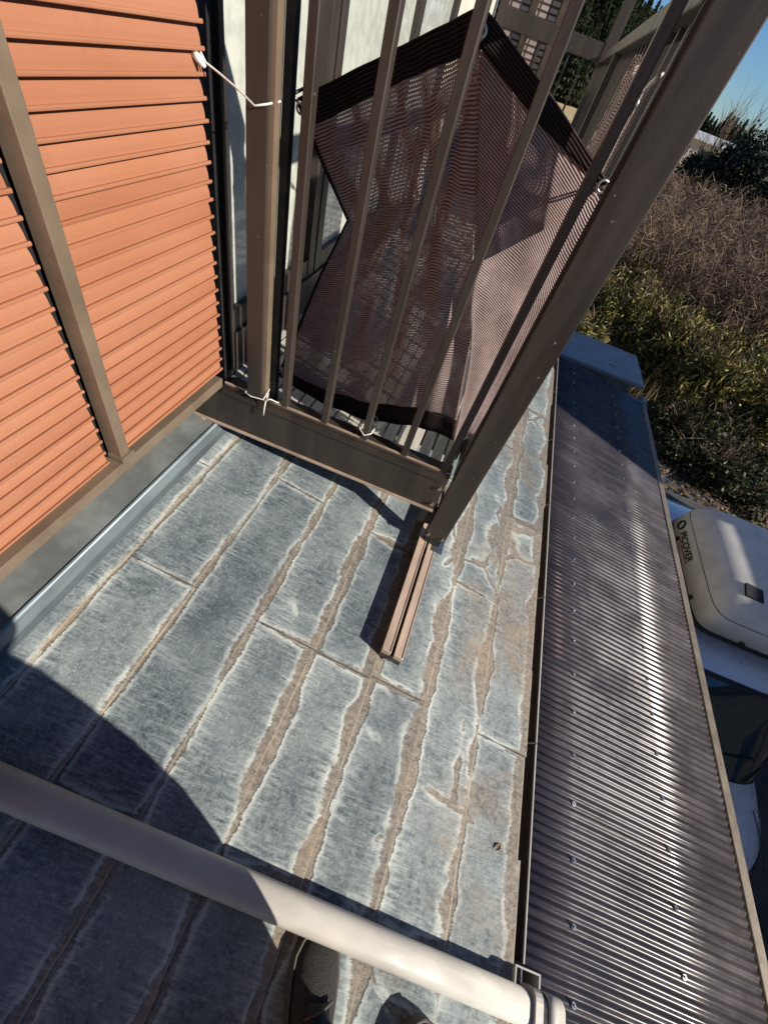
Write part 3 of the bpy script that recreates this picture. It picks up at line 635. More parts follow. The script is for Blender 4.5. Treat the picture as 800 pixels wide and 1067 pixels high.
for xs in (1.145, 1.612): slope_bar('purlin', 'purlin', xs, xs+.045, CY0, CY1-.02, -.05, -.009, car_port)
yy = -1.1
while yy < 4.6:
    slope_bar('rafter', 'purlin', .70, 2.018, yy, yy+.045, -.12, -.055, car_port); yy += .93
slope_bar('outer_gutter', 'frame', 2.020, 2.070, CY0, CY1+.02, -.075, .004, car_port, .004)
slope_bar('gutter_groove', 'black', 2.004, 2.021, CY0, CY1, -.06, -.030, car_port, 0)
slope_bar('end_bar', 'blueroof', .80, 2.02, CY1+.0, CY1+.02, -.03, .006, car_port)
MB().tube([(2.05, CY1+.02, cz(2.08, -.03)), (2.05, CY1+.14, cz(2.08, -.03))], .05, 14).build('gutter_cap', 'blueroof', car_port, smooth=False)
for yy in (-1.1, 1.55, 4.45): B('post', 'frame', car_port, 2.010, 2.066, yy, yy+.06, 0, cz(2.10, -.08), .003)
B('ledger', 'frame', car_port, .31, .40, CY0, CY1, 2.16, 2.26); 
# ---------------------------------------------------------------- shed behind the carport
shed = thing('garden_shed', 'small storage shed with flat blue grey metal roof behind the carport', 'shed', (0, 0, 0))
B('wall', 'flash_dull', shed, 1.06, 1.84, 4.72, 5.34, 0, 2.20)
sr = B('roof', 'blueroof', shed, .98, 1.94, 4.66, 5.10, 2.205, 2.245, .006); B('roof', 'blueroof', shed, .98, 1.94, 5.10, 5.42, 2.20, 2.238, .006)
B('roof_seam', 'black', sr, 1.55, 1.63, 4.86, 4.868, 2.2455, 2.248)
# ---------------------------------------------------------------- car with roof box
def sring(cx, cy, hx, hy, z, e=5, k=64):
    out = []
    for i in range(k):
        t = 2*math.pi*i/k; c, s = math.cos(t), math.sin(t)
        out.append((cx+hx*math.copysign(abs(c)**(2/e), c), cy+hy*math.copysign(abs(s)**(2/e), s), z))
    return out
def patch(fn, t0, t1, z0, z1, off, nu=14, nv=8):
    V = []; F = []
    for j in range(nv+1):
        for i in range(nu+1):
            t = t0+(t1-t0)*i/nu; z = z0+(z1-z0)*j/nv
            p = Vector(fn(t, z)); a = Vector(fn(t+.01, z))-Vector(fn(t-.01, z)); c = Vector(fn(t, z+.01))-Vector(fn(t, z-.01))
            nn = a.cross(c).normalized(); V.append(tuple(p+nn*off))
    for j in range(nv):
        for i in range(nu): F.append((j*(nu+1)+i, j*(nu+1)+i+1, (j+1)*(nu+1)+i+1, (j+1)*(nu+1)+i))
    b = MB(); b.v = V; b.f = F; return b
CC = 2.87
car = thing('parked_car', 'silver blue compact car parked beside the carport with a white roof box', 'car', (0, 0, 0))
LOW = [(.17, .68, .92, 4.18), (.30, .725, .87, 4.24), (.58, .738, .85, 4.26), (.78, .732, .88, 4.25), (.88, .705, .96, 4.22), (.94, .66, 1.10, 4.18), (.985, .60, 1.32, 4.1)]
CAB = [(.93, .715, 1.48, 4.20), (1.10, .700, 1.62, 4.19), (1.30, .665, 1.79, 4.13), (1.48, .625, 1.95, 4.04), (1.56, .595, 2.06, 3.96), (1.605, .54, 2.20, 3.84), (1.63, .44, 2.4, 3.66), (1.64, .2, 2.75, 3.3)]
def prof(T, z):
    for a, c in zip(T, T[1:]):
        if z <= c[0]: f = max(0, (z-a[0])/(c[0]-a[0])); return [a[i]+(c[i]-a[i])*f for i in range(1, 4)]
    return list(T[-1][1:])
def sfn(T, e):
    def fn(t, z):
        hx, y0, y1 = prof(T, z); c, s = math.cos(t), math.sin(t)
        return (CC+hx*math.copysign(abs(c)**(2/e), c), (y0+y1)/2+(y1-y0)/2*math.copysign(abs(s)**(2/e), s), z)
    return fn
fl, fc = sfn(LOW, 4.5), sfn(CAB, 5.5)
body = MB().loft([sring(CC, (a[2]+a[3])/2, a[1], (a[3]-a[2])/2, a[0], 4.5) for a in LOW]).build('body', 'paint', car, smooth=True)
MB().loft([sring(CC, (a[2]+a[3])/2, a[1], (a[3]-a[2])/2, a[0], 5.5) for a in CAB]).build('cabin', 'paint', car, smooth=True)
q = math.pi/2
patch(fc, -q-.95, -q+.95, .985, 1.515, .006, 24).build('windscreen', 'autoglass', car, smooth=True)
patch(fc, q-.85, q+.85, 1.02, 1.45, .006, 24).build('rear_window', 'autoglass', car, smooth=True)
for s, a in ((1, 0), (-1, math.pi)):
    patch(fc, a-.55, a-.02, 1.0, 1.46, .005).build('side_window', 'autoglass', car, smooth=True); patch(fc, a+.02, a+.55, 1.0, 1.46, .005).build('side_window', 'autoglass', car, smooth=True)
for t in (-q+.86, -q-.86):
    h = patch(fl, t-.26, t+.20, .60, .87, .010).build('headlight', 'lens', car, smooth=True)
    [patch(fl, t+dt-.045, t+dt+.045, .66, .80, .016).build('lamp_reflector', 'rim', h, smooth=True) for dt in (-.13, -.01, .10)]
patch(fc, -q-1.0, -q+1.0, .955, .990, .0085, 24).build('cowl', 'dark', car, smooth=True); patch(fc, -q-.97, -q+.97, 1.512, 1.535, .0085, 24).build('windscreen_trim', 'dark', car, smooth=True)
for tx in (-.35, .28):
    MB().tube([Vector(fc(-q+tx, 1.0))+Vector((0, -.02, .01)), Vector(fc(-q+tx+.35, 1.10))+Vector((0, -.018, .012)), Vector(fc(-q+tx+.62, 1.16))+Vector((0, -.016, .012))], .007, 6).build('wiper', 'dark', car)
for sx in (-1, 1): MB().tube([(CC+sx*.50, 1.38, .992), (CC+sx*.54, 1.15, .955), (CC+sx*.55, 1.02, .915)], .004, 6).build('bonnet_seam', 'dark', car)
for sx in (-1, 1): MB().tube([(CC+sx*.50, y_, 1.622-.03*abs(y_-3.0)) for y_ in (2.3, 2.7, 3.1, 3.5, 3.75)], .006, 6).build('roof_ditch', 'dark', car)
patch(fl, -q-.35, -q+.35, .50, .62, .006).build('grille', 'dark', car, smooth=True); patch(fl, -q-.9, -q+.9, .24, .36, .006, 24).build('bumper_trim', 'dark', car, smooth=True)
for t in (q+.7, q-.7): patch(fl, t-.14, t+.14, .62, .84, .006).build('tail_light', 'red', car, smooth=True)
for xx in (CC-.62, CC+.62):
    for yy in (1.42, 3.72):
        wb = MB(); rr = [(.20, -.07), (.27, -.075), (.285, -.05), (.285, .05), (.27, .075), (.20, .07)]
        n = 20; wb.loft([[(xx+dx, yy+r*math.cos(2*math.pi*i/n), .285+r*math.sin(2*math.pi*i/n)) for r, dx in rr] for i in range(n+1)], cap=False)
        t = wb.build('wheel', 'dark', car, smooth=True); MB().tube([(xx-.072, yy, .285), (xx+.072, yy, .285)], .2, 18).build('hub', 'rim', t)
for s in (-1, 1):
    mr = MB().loft([sring(CC+s*(.74+.02*i), 1.86, .055-.01*abs(i-1), .045, 1.02+.05*j, 3, 14) for i, j in ((0, 0), (1, 1), (1, 2), (0, 3))]).build('door_mirror', 'paint', car, smooth=True)
for yy in (2.40, 3.25):
    B('rack_bar', 'dark', car, CC-.60, CC+.60, yy-.02, yy+.02, 1.665, 1.70, .004)
    for s in (-1, 1): MB().hexa([(CC+s*.60-.03, yy-.03, 1.56), (CC+s*.60+.03, yy-.03, 1.56), (CC+s*.60+.03, yy+.03, 1.56), (CC+s*.60-.03, yy+.03, 1.56), (CC+s*.57-.02, yy-.02, 1.668), (CC+s*.57+.02, yy-.02, 1.668), (CC+s*.57+.02, yy+.02, 1.668), (CC+s*.57-.02, yy+.02, 1.668)]).build('rack_foot', 'dark', car)
box = thing('roof_box', 'chalky white domed cargo box on the roof rack of the parked car', 'roof box', (0, 0, 0))
BX, BYc = 2.87, 2.79
MB().loft([sring(BX, BYc, a, b2, z, 9) for z, a, b2 in ((1.70, .44, .58), (1.72, .455, .60), (1.765, .46, .605))]).build('tray', 'dark', box, smooth=False)
lid = MB().loft([sring(BX, BYc, a, b2, z, e, 96) for z, a, b2, e in ((1.768, .457, .60, 9), (1.90, .445, .59, 8), (1.945, .438, .583, 8), (2.02, .405, .555, 6), (2.07, .345, .50, 5), (2.10, .25, .41, 4), (2.115, .10, .22, 3))]).build('lid', 'boxw', box, smooth=True)
MB().loft([sring(BX, BYc, .4405, .5855, 1.930, 8, 96), sring(BX, BYc, .4395, .5845, 1.937, 8, 96)], cap=False).build('lid_crease', 'dark', lid)
xv = 2.62; MB().hexa([(xv-.05, 2.36, 2.066), (xv+.07, 2.34, 2.086), (xv+.085, 2.45, 2.100), (xv-.035, 2.47, 2.082), (xv-.05, 2.36, 2.088), (xv+.07, 2.34, 2.094), (xv+.085, 2.45, 2.108), (xv-.035, 2.47, 2.104)]).build('sticker', 'dark', box)
for yy in (2.42, 3.05): B('latch', 'dark', box, BX-.472, BX-.455, yy, yy+.03, 1.76, 1.80)
for xx in (2.75, 3.1): B('latch', 'dark', box, xx, xx+.03, BYc-.622, BYc-.60, 1.755, 1.795)
def text_mesh(txt, size, bold=0):
    c = bpy.data.curves.new('t', 'FONT'); c.body = txt; c.size = size; c.extrude = .001; c.offset = bold; c.shear = .2
    o = bpy.data.objects.new('t', c); COL.objects.link(o); bpy.context.view_layer.update()
    me = bpy.data.meshes.new_from_object(o.evaluated_get(bpy.context.evaluated_depsgraph_get())); bpy.data.objects.remove(o); me.materials.clear(); me.materials.append(M['dark']); return me
tm = text_mesh('PICOVER', .085, .002)
o = link('lettering', tm, box)
tilt = math.atan2(.012, .13)
bx, by, bz = Vector((0, -1, 0)), Vector((math.sin(tilt), 0, math.cos(tilt))), Vector((-math.cos(tilt), 0, math.sin(tilt)))
o.matrix_world = Matrix.Translation((BX-.4545, 3.11, 1.815)) @ Matrix((bx, by, bz)).transposed().to_4x4()
ring('ring_emblem', (BX-.4525, 3.19, 1.85), (-1, 0, .1), .038, .009, 'dark', box)
o = B('lettering_underline', 'red', box, BX-.4575, BX-.4535, 2.76, 3.08, 1.797, 1.807)
# ---------------------------------------------------------------- unseen house, added to shade the car and the far carport
nb = thing('neighbour_house', 'pale stucco house with flat dark roof and one raised storey across the drive', 'house', (0, 0, 0))
B('wall', 'neigh', nb, 5.75, 12, -7, 4.1, 0, 3.45); B('roof', 'neighroof', nb, 5.6, 12.3, -7.2, 4.2, 3.45, 3.70)
B('upper_wall', 'neigh', nb, 6.0, 12, 2.05, 4.1, 3.702, 7.0); B('upper_roof', 'neighroof', nb, 5.9, 12.2, 2.0, 4.2, 7.0, 7.15)
for yy in (-5.5, -3.0, -.5, 2.0):
    wdw = B('window', 'alu', nb, 5.72, 5.75, yy, yy+1.2, 1.0, 2.2); B('pane', 'autoglass', wdw, 5.712, 5.72, yy+.06, yy+1.14, 1.06, 2.14)
# ---------------------------------------------------------------- plants
def quads(name, C, U, W, L, Wd, m, parent=None):
    """many leaf blades: centre C, unit long axis U, unit side W, half length, half width"""
    n = len(C); L = L[:, None]; Wd = Wd[:, None]
    V = np.empty((n, 4, 3)); V[:, 0] = C-U*L; V[:, 1] = C+W*Wd; V[:, 2] = C+U*L; V[:, 3] = C-W*Wd
    me = bpy.data.meshes.new(name); me.vertices.add(n*4); me.vertices.foreach_set('co', V.reshape(-1)); me.loops.add(n*4)
    me.loops.foreach_set('vertex_index', np.arange(n*4, dtype=np.int32)); me.polygons.add(n)
    me.polygons.foreach_set('loop_start', np.arange(0, n*4, 4, dtype=np.int32)); me.polygons.foreach_set('loop_total', np.full(n, 4, dtype=np.int32))
    me.update(calc_edges=True); me.validate(); me.materials.append(M[m]); return me
def rand_unit(n, zb=0):
    v = rng.normal(size=(n, 3)); v[:, 2] += zb; return v/np.linalg.norm(v, axis=1)[:, None]
def side_of(U):
    r = rand_unit(len(U)); W = np.cross(U, r); return W/np.linalg.norm(W, axis=1)[:, None]
def bush_leaves(n, rx, ry, h, clumps, L, Wd, m, seed, zb=.3):
    global rng
    rng = np.random.default_rng(seed)
    a = rng.uniform(0, 2*np.pi, clumps); rad = np.sqrt(rng.uniform(0, 1, clumps)); zz = rng.uniform(.1, 1, clumps)*np.sqrt(np.maximum(.05, 1-rad**2*.8))
    K = np.stack([rx*rad*np.cos(a), ry*rad*np.sin(a), h*zz], 1); cs = rng.uniform(.10, .30, clumps)*max(rx, ry)
    i = rng.integers(0, clumps, n); C = K[i]+rng.normal(size=(n, 3))*cs[i][:, None]*.55; C[:, 2] = np.abs(C[:, 2])+.02
    U = rand_unit(n, zb); return quads('foliage', C, U, side_of(U), L*rng.uniform(.5, 1.3, n), Wd*rng.uniform(.6, 1.3, n), m)
def twigs(specs, m='twig', name='stems'):
    b = MB()
    for p0, p1, p2, r in specs: b.tube([p0, p1, p2], [r, r*.7, r*.25], 3, cap=False)
    return b.mesh(name, m)
def stem_mesh(n, rx, h, seed, r=.012, m='twig'):
    rr = random.Random(seed); sp = []
    for _ in range(n):
        a = rr.uniform(0, 6.28); d = rr.uniform(0, .3)*rx; e = rr.uniform(.4, 1)*rx; hh = h*rr.uniform(.6, 1.05)
        p0 = Vector((d*math.cos(a), d*math.sin(a), 0)); p2 = Vector((e*math.cos(a+.4), e*math.sin(a+.4), hh)); p1 = (p0+p2)/2+Vector((rr.uniform(-.1, .1), rr.uniform(-.1, .1), .15*hh)); sp.append((p0, p1, p2, r))
        for _ in range(4):
            f = rr.uniform(.3, .95); q0 = p1.lerp(p2, f); q2 = q0+Vector((rr.uniform(-1, 1)*.35*rx, rr.uniform(-1, 1)*.35*rx, rr.uniform(.05, .35)*h)); sp.append((q0, (q0+q2)/2+Vector((0, 0, .02)), q2, r*.6))
    return twigs(sp, m)
bush_kinds = [(bush_leaves(5200, .95, .95, 1.25, 46, .085, .016, 'bush', 11+s), stem_mesh(26, .9, 1.2, s)) for s in range(3)]
dark_kinds = [(bush_leaves(3600, .8, .8, .8, 36, .06, .02, 'bushd', 31+s), stem_mesh(18, .7, .8, 5+s)) for s in range(2)]
def plant(name, label, cat, kind, loc, sc, rz_, group):
    t = thing(name, label, cat, loc, rz_, group); t.scale = (sc[0], sc[0], sc[1])
    link('foliage', kind[0], t); link('stems', kind[1], t); return t
rb = random.Random(3)
for k in range(30):
    Y = rb.uniform(9.6, 16.5); X = Y*rb.uniform(.16, .74)
    plant('sasa_bush', 'yellow green narrow leaved bush in the rough bank beyond the shed', 'bush', bush_kinds[k % 3], (X, Y, 0), (rb.uniform(.85, 1.35), rb.uniform(.8, 1.35)), rb.uniform(0, 6.28), 'bushes on the rough bank')
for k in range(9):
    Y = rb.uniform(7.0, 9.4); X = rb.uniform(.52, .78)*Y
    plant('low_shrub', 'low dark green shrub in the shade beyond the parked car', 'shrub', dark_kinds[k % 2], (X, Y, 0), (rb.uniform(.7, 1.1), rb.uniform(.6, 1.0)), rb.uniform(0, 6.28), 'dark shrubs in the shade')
def litter(n, x0, x1, y0, y1, seed, m='litter', L=.05, Wd=.025):
    global rng
    rng = np.random.default_rng(seed); C = np.stack([rng.uniform(x0, x1, n), rng.uniform(y0, y1, n), rng.uniform(.012, .06, n)], 1)
    U = rand_unit(n); U[:, 2] *= .35; U /= np.linalg.norm(U, axis=1)[:, None]; W = np.cross(U, np.array([0, 0, 1.])+.3*rng.normal(size=(n, 3))); W /= np.linalg.norm(W, axis=1)[:, None]
    return quads('leaf_litter', C, U, W, L*rng.uniform(.6, 1.4, n), Wd*rng.uniform(.6, 1.4, n), m)
o = link('leaf_litter', litter(9000, 2.2, 9.0, 6.6, 13.5, 5)); tag(o, 'brown dead leaves strewn over the bank beyond the shed', 'leaf litter'); o['kind'] = 'stuff'
def grass(n, seed):
    global rng
    rng = np.random.default_rng(seed); Y = rng.uniform(8.6, 20, n); X = Y*rng.uniform(.12, .75, n)
    cl = rng.integers(0, 160, n); kx = rng.uniform(-.2, .2, (160, 2)); g0 = np.stack([rng.uniform(.12, .75, 160), rng.uniform(8.6, 20, 160)], 1)
    X = g0[cl, 0]*g0[cl, 1]+rng.normal(size=n)*.18; Y = g0[cl, 1]+rng.normal(size=n)*.18
    U = rand_unit(n, 2.2); L = rng.uniform(.15, .42, n); C = np.stack([X, Y, L*.9], 1)
    return quads('dry_grass', C, U, side_of(U), L, np.full(n, .008), 'grass')
o = link('dry_grass', grass(9000, 8)); tag(o, 'dry straw coloured grass blades between the bushes', 'grass'); o['kind'] = 'stuff'
def thicket():
    rr = random.Random(12); sp = []
    for _ in range(380):
        Y = 13.5+25*rr.random()**1.3; X = Y*rr.uniform(.13, .62); hh0 = rr.uniform(1.3, 2.6)
        for _ in range(8):
            a = rr.uniform(0, 6.28); e = rr.uniform(.2, 1.3); hh = hh0*rr.uniform(.55, 1.05)
            p0 = Vector((X, Y, 0)); p2 = Vector((X+e*math.cos(a), Y+e*math.sin(a), hh)); p1 = (p0+p2)/2+Vector((rr.uniform(-.3, .3), rr.uniform(-.3, .3), rr.uniform(.1, .5))); sp.append((p0, p1, p2, .008+.0003*Y))
            for _ in range(9):
                f = rr.uniform(0, 1.0); q0 = p1.lerp(p2, f); q2 = q0+Vector((rr.uniform(-.6, .6), rr.uniform(-.6, .6), rr.uniform(-.25, .55))); sp.append((q0, (q0+q2)/2+Vector((rr.uniform(-.1, .1), 0, rr.uniform(-.05, .15))), q2, .005+.00025*Y))
    return twigs(sp, 'twig', 'thicket')
o = link('thicket', thicket()); tag(o, 'leafless brown scrub thicket on the slope before the dry field', 'thicket'); o['kind'] = 'stuff'
# trees
def crown(n, rx, rz_, zc, clumps, L, Wd, m, seed, zb=0):
    global rng
    rng = np.random.default_rng(seed); d = rand_unit(clumps); rad = rng.uniform(.45, 1, clumps)**.6; K = d*rad[:, None]*np.array([rx, rx, rz_]); K[:, 2] += zc
    i = rng.integers(0, clumps, n); C = K[i]+rng.normal(size=(n, 3))*rx*.13; U = rand_unit(n, zb)
    return quads('crown', C, U, side_of(U), L*rng.uniform(.5, 1.3, n), Wd*rng.uniform(.6, 1.3, n), m)
def conifer(seed, h=11, r=2.0, n=2600):
    global rng
    rng = np.random.default_rng(seed); t = rng.uniform(0, 1, n)**.75; z = h*(.10+.9*(1-t)); rr_ = r*t*rng.uniform(.35, 1.05, n)*(1+.25*np.sin(z*5+seed)); a = rng.uniform(0, 2*np.pi, n)
    C = np.stack([rr_*np.cos(a), rr_*np.sin(a), z], 1); U = np.stack([np.cos(a), np.sin(a), -.5+.4*rng.normal(size=n)], 1); U /= np.linalg.norm(U, axis=1)[:, None]
    return quads('crown', C, U, side_of(U), .36*rng.uniform(.6, 1.3, n), .15*rng.uniform(.6, 1.3, n), 'conif')
def trunk(h, r, lean=0, limbs=0, seed=0):
    rr = random.Random(seed); b = MB(); b.tube([(0, 0, -.2), (lean*.3, 0, h*.4), (lean, .1, h)], [r, r*.75, r*.25], 8)
    for k in range(limbs):
        z = h*rr.uniform(.35, .85); a = rr.uniform(0, 6.28); e = h*rr.uniform(.25, .4); b.tube([(lean*.6, 0, z), (lean*.6+e*.5*math.cos(a), e*.5*math.sin(a), z+e*.3), (lean*.6+e*math.cos(a), e*math.sin(a), z+e*.5)], [r*.4, r*.25, r*.08], 6)
    return b.mesh('trunk', 'bark', True)
cons = [(conifer(s), trunk(10, .16)) for s in (1, 2, 3)]
rc = random.Random(5)
for k in range(190):
    Y = 128+80*rc.random()**1.5; X = Y*rc.uniform(-.13, .10); t = thing('cedar_tree', 'tall dark green cedar on the wooded hill beyond the balcony', 'tree', (X, Y, hill_z(X, Y)-.3), rc.uniform(0, 6.28), 'cedars on the wooded hill'); s = rc.uniform(.65, 1.2); t.scale = (s, s, s*rc.uniform(.9, 1.15))
    link('crown', cons[k % 3][0], t); link('trunk', cons[k % 3][1], t)
for k in range(16):
    Y = rc.uniform(118, 130); X = Y*(.19+.10*k/15); t = thing('far_tree', 'small far tree in the line behind the white roofed house', 'tree', (X, Y, -.2), rc.uniform(0, 6.28), 'far tree line'); s = rc.uniform(.50, .66); t.scale = (s*1.3, s*1.3, s)
    link('crown', cons[k % 3][0], t); link('trunk', cons[k % 3][1], t)
ev = [crown(9000, 2.6, 2.2, 2.4, 120, .17, .07, 'ever', 60+s, .2) for s in range(2)]; evt = trunk(4.0, .16, .2, 6, 3)
for k, (X, Y, s, lb) in enumerate(((13.2, 41, 1.0, 'dense dark evergreen tree rising behind the bare thicket beside the field'), (17.3, 43, 1.12, 'broad dark evergreen tree next to the taller dense one behind the thicket'), (10.9, 43.5, .62, 'small dark evergreen at the field edge beside the dense tree'))):
    t = thing('evergreen_tree', lb, 'tree', (X, Y, 0), k*1.3); t.scale = (s, s, s); link('crown', ev[k % 2], t); link('trunk', evt, t)
bt = thing('bare_tree', 'thin leafless tree poking above the dark evergreens', 'tree', (12.4, 46, 0)); link('branches', stem_mesh(40, 2.2, 5.6, 77, .03), bt)
# far white-roofed house
fh = thing('far_house', 'distant low house with pale roof at the field edge', 'house', (20.5, 84, 0))
B('wall', 'plaster', fh, -5, 5, 0, 6, 0, 2.9)
MB().hexa([(-5.6, -.6, 2.85), (5.6, -.6, 2.85), (5.6, 3, 3.5), (-5.6, 3, 3.5), (-5.6, -.6, 3.0), (5.6, -.6, 3.0), (5.6, 3, 3.65), (-5.6, 3, 3.65)]).build('roof', 'whiteroof', fh); MB().hexa([(-5.6, 3, 3.5), (5.6, 3, 3.5), (5.6, 6.6, 2.85), (-5.6, 6.6, 2.85), (-5.6, 3, 3.65), (5.6, 3, 3.65), (5.6, 6.6, 3.0), (-5.6, 6.6, 3.0)]).build('roof', 'whiteroof', fh)
for xx in (-3.2, 0, 3.0): B('window', 'autoglass', fh, xx-.8, xx+.8, -.03, 0, 1.0, 2.1)
# ---------------------------------------------------------------- photographer standing on the roof
per = thing('person', 'person in dark trousers and charcoal sneakers crouching behind the drain pipe', 'person', (.31, -.25, rz(.31)))
IV = Matrix.Translation((-.31, .25, -rz(.31)))
def skin(name, verts, edges, radii, m, root, sub=2):
    me = bpy.data.meshes.new(name); me.from_pydata([IV @ Vector(v) for v in verts], edges, []); me.materials.append(M[m]); o = link(name, me, per)
    md = o.modifiers.new('skin', 'SKIN'); md.use_smooth_shade = True
    for i, sv in enumerate(me.skin_vertices[0].data): r = radii[i]; sv.radius = (r, r) if not isinstance(r, tuple) else r; sv.use_root = (i == root)
    sb = o.modifiers.new('subdivision', 'SUBSURF'); sb.levels = sub; sb.render_levels = sub; return o
P = dict(pel=(.33, -.55, 3.26), wai=(.33, -.44, 3.48), che=(.33, -.35, 3.76), nb_=(.32, -.31, 3.94), nk=(.31, -.28, 4.01), hd=(.30, -.22, 4.11), top=(.30, -.215, 4.195),
         hl=(.25, -.54, 3.26), kl=(.242, -.155, 3.32), al=(.215, -.275, 2.975), fl_=(.205, -.20, 2.925), hr=(.42, -.54, 3.26), kr=(.46, -.20, 3.30), ar=(.435, -.335, 2.925), fr=(.435, -.26, 2.875),
         sl=(.165, -.33, 3.90), elb=(.05, -.33, 3.68), wl=(-.045, -.135, 4.0), pl=(-.055, -.075, 4.055), sr=(.48, -.33, 3.90), er=(.45, -.20, 3.66), wr=(.17, -.155, 3.99), pr=(.115, -.095, 4.05))
ks = list(P); ix = {k: i for i, k in enumerate(ks)}
E = [('pel', 'wai'), ('wai', 'che'), ('che', 'nb_'), ('nb_', 'nk'), ('nk', 'hd'), ('hd', 'top'), ('pel', 'hl'), ('hl', 'kl'), ('kl', 'al'), ('al', 'fl_'), ('pel', 'hr'), ('hr', 'kr'), ('kr', 'ar'), ('ar', 'fr'), ('nb_', 'sl'), ('sl', 'elb'), ('elb', 'wl'), ('wl', 'pl'), ('nb_', 'sr'), ('sr', 'er'), ('er', 'wr'), ('wr', 'pr')]
RA = dict(pel=(.14, .10), wai=(.13, .09), che=(.15, .105), nb_=(.10, .07), nk=.052, hd=(.075, .092), top=(.05, .06), hl=.082, kl=.052, al=.036, fl_=.034, hr=.082, kr=.052, ar=.036, fr=.034, sl=.055, elb=.038, wl=.026, pl=(.036, .02), sr=.055, er=.038, wr=.026, pr=(.036, .02))
skin('body', [P[k] for k in ks], [(ix[a], ix[b]) for a, b in E], [RA[k] for k in ks], 'skin', 0)
tk = ['pel', 'wai', 'hl', 'kl', 'al', 'hr', 'kr', 'ar']; ti = {k: i for i, k in enumerate(tk)}
skin('trousers', [P[k] for k in tk], [(ti[a], ti[b]) for a, b in (('pel', 'wai'), ('pel', 'hl'), ('hl', 'kl'), ('kl', 'al'), ('pel', 'hr'), ('hr', 'kr'), ('kr', 'ar'))], [(.155, .115), (.14, .10), .098, .076, .062, .098, .074, .062], 'cloth', 0)
jk = ['pel', 'wai', 'che', 'nb_', 'sl', 'elb', 'wl', 'sr', 'er', 'wr']; ji = {k: i for i, k in enumerate(jk)}
skin('jacket', [P[k] for k in jk], [(ji[a], ji[b]) for a, b in (('pel', 'wai'), ('wai', 'che'), ('che', 'nb_'), ('nb_', 'sl'), ('sl', 'elb'), ('elb', 'wl'), ('nb_', 'sr'), ('sr', 'er'), ('er', 'wr'))], [(.185, .16), (.18, .16), (.19, .20), (.12, .10), .075, .058, .045, .075, .062, .045], 'jacket', 0)
cr_ = []
for z, fr_, bk, hx in ((3.00, -.215, -.60, .15), (3.06, -.180, -.64, .17), (3.12, -.155, -.66, .18), (3.19, -.130, -.66, .185), (3.27, -.117, -.65, .185), (3.36, -.121, -.63, .185), (3.45, -.135, -.60, .185), (3.54, -.152, -.57, .18), (3.62, -.180, -.54, .17), (3.70, -.22, -.50, .15)): cr_.append([IV @ Vector(p) for p in sring(.335, (fr_+bk)/2, hx, (fr_-bk)/2, z, 2.4, 40)])
MB().loft(cr_).build('coat', 'jacket', per, smooth=True)
hv = [(.30, -.245, 4.14), (.30, -.23, 4.20), (.30, -.30, 4.11)]; skin('hair', hv, [(0, 1), (0, 2)], [(.085, .085), (.06, .06), (.06, .05)], 'hair', 0)
for sx in (-1, 1): MB().loft([sring(0, 0, .010*a, .006*a, dz, 2, 10) for a, dz in ((.2, -.006), (1, -.002), (1, .002), (.2, .006))]).build('eye', 'hair', per).location = IV @ Vector((.30+sx*.032, -.136, 4.118))
def hand(base, dirv, side, up_):
    base, dirv, side, up_ = Vector(base), Vector(dirv).normalized(), Vector(side).normalized(), Vector(up_).normalized()
    for k in range(4):
        o = base+side*(.026-.0175*k); L = (.062, .072, .068, .054)[k]
        b = [o, o+dirv*L*.45+up_*.006, o+dirv*L*.8-up_*.012, o+dirv*L*.85-up_*.034]; MB().tube([IV @ p for p in b], [.0088, .0085, .008, .0062], 8).build('finger', 'skin', per, smooth=True)
    th = base+side*.03-dirv*.03; MB().tube([IV @ p for p in (th, th+side*.022+dirv*.02, th+side*.026+dirv*.05-up_*.006)], [.011, .010, .007], 8).build('thumb', 'skin', per, smooth=True)
hand((-.052, -.062, 4.06), (.25, .35, .55), (1, 0, 0), (-.3, -.7, .3)); hand((.105, -.085, 4.055), (-.35, .35, .5), (-1, 0, 0), (.3, -.7, .3))
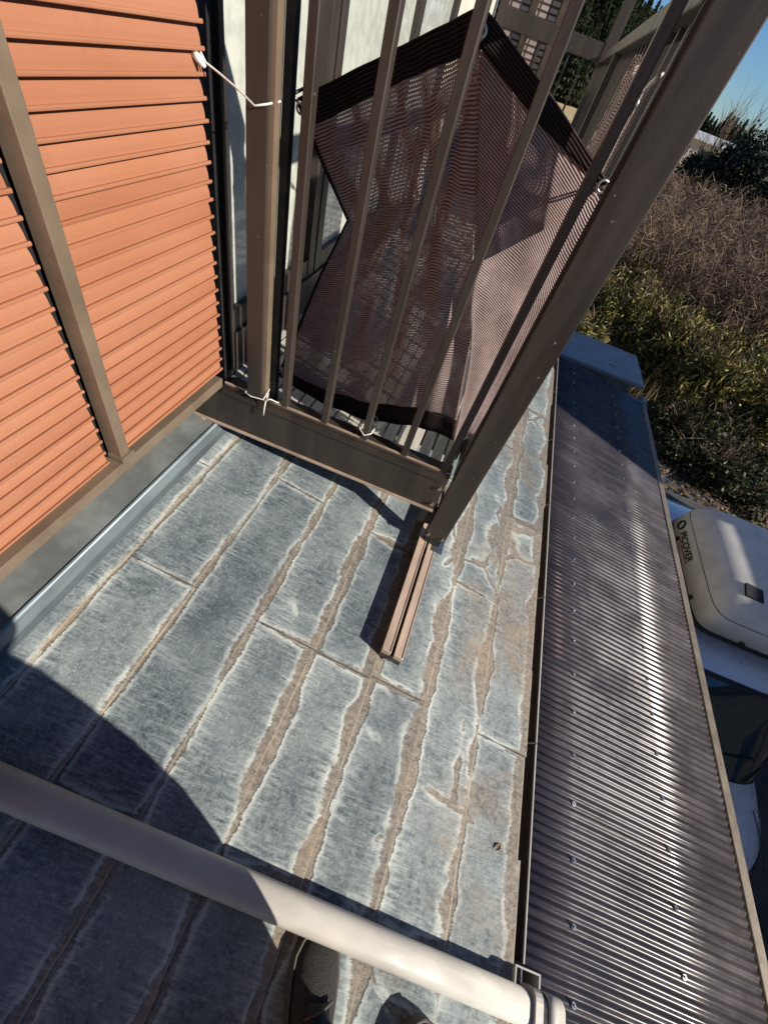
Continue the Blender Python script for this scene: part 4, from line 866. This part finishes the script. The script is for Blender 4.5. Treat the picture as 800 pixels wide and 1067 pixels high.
def shoe(x, y, z, ang, pitch):
    st = [(-.150, .028, .060), (-.135, .036, .078), (-.09, .037, .084), (-.04, .036, .080), (.0, .039, .070), (.04, .044, .060), (.08, .047, .052), (.11, .044, .046), (.132, .033, .037), (.143, .018, .026)]
    T = IV @ Matrix.Translation((x, y, z)) @ Matrix.Rotation(ang, 4, 'Z') @ Matrix.Rotation(R(12), 4, 'Y')
    def sec(a, wd, h, z0, n=14): return [T @ Vector((wd*math.cos(math.pi*i/(n-1)), a, z0+(h-z0)*max(0,math.sin(math.pi*i/(n-1)))**.75)) for i in range(n)]
    s = MB().loft([sec(a, w_, h, .018) for a, w_, h in st]).build('shoe', 'shoe', per, smooth=True)
    so = [T @ Vector((w_*1.10, a*1.025, 0)) for a, w_, h in st]+[T @ Vector((-w_*1.10, a*1.025, 0)) for a, w_, h in st[::-1]]
    b = MB(); b.loft([so, [p+(T.to_3x3() @ Vector((0, 0, .026))) for p in so]]); b.build('sole', 'sole', s, bevel=.003)
    pl = [T @ Vector((w_*1.07*sg, a*1.01, .030)) for sg in (-1,) for a, w_, h in st[1:]]; MB().tube(pl, .003, 6).build('piping', 'sole', s, smooth=True)
    tv = MB(); tv.loft([[T @ Vector((wd*math.cos(math.pi*i/7), a, .003+h-.010*(math.cos(math.pi*i/7))**2)) for i in range(8)] for a, wd, h in ((-.06, .026, .084), (-.03, .025, .081), (.0, .024, .073), (.03, .023, .065), (.055, .018, .060))], cap=False, closed=False)
    to = tv.build('tongue', 'shoeb', s, smooth=True); md = to.modifiers.new('thickness', 'SOLIDIFY'); md.thickness = .004
    for k in range(4):
        a = .045-.026*k; h = .068+.0055*k; MB().tube([T @ Vector((-.026, a-.01, h-.008)), T @ Vector((0, a, h+.004)), T @ Vector((.026, a+.012, h-.008))], .0024, 6).build('lace', 'sole', s, smooth=True)
    MB().tube([T @ Vector((.034*math.cos(t), -.095+.045*math.sin(t), .086)) for t in np.linspace(0, 6.2832, 18)], .007, 6).build('collar', 'shoeb', s, smooth=True)
shoe(.222, -.205, rz(.222, .008), R(14), 0); shoe(.437, -.265, rz(.437, .008), R(-10), 0)
ph = MB().box(-.037, .037, -.135, .022, .006, .014); pho = ph.build('phone', 'phone', None, bevel=.003); pho.matrix_world = cam.matrix_world.copy(); tag(pho, 'black phone held low in both hands of the person', 'phone')
# small things
lf = MB(); lf.v = [(-.014, 0, 0), (0, .007, .004), (.015, .001, .001), (0, -.006, .005), (0, 0, .002)]; lf.f = [(0, 4, 1), (1, 4, 2), (2, 4, 3), (3, 4, 0)]
o = lf.build('dead_leaf', 'litter', None); o.location = (.594, .212, rz(.594, .0075)); o.rotation_euler = (0, R(12), .9); tag(o, 'tiny curled dead leaf lying on the slate tile near the eave', 'leaf')
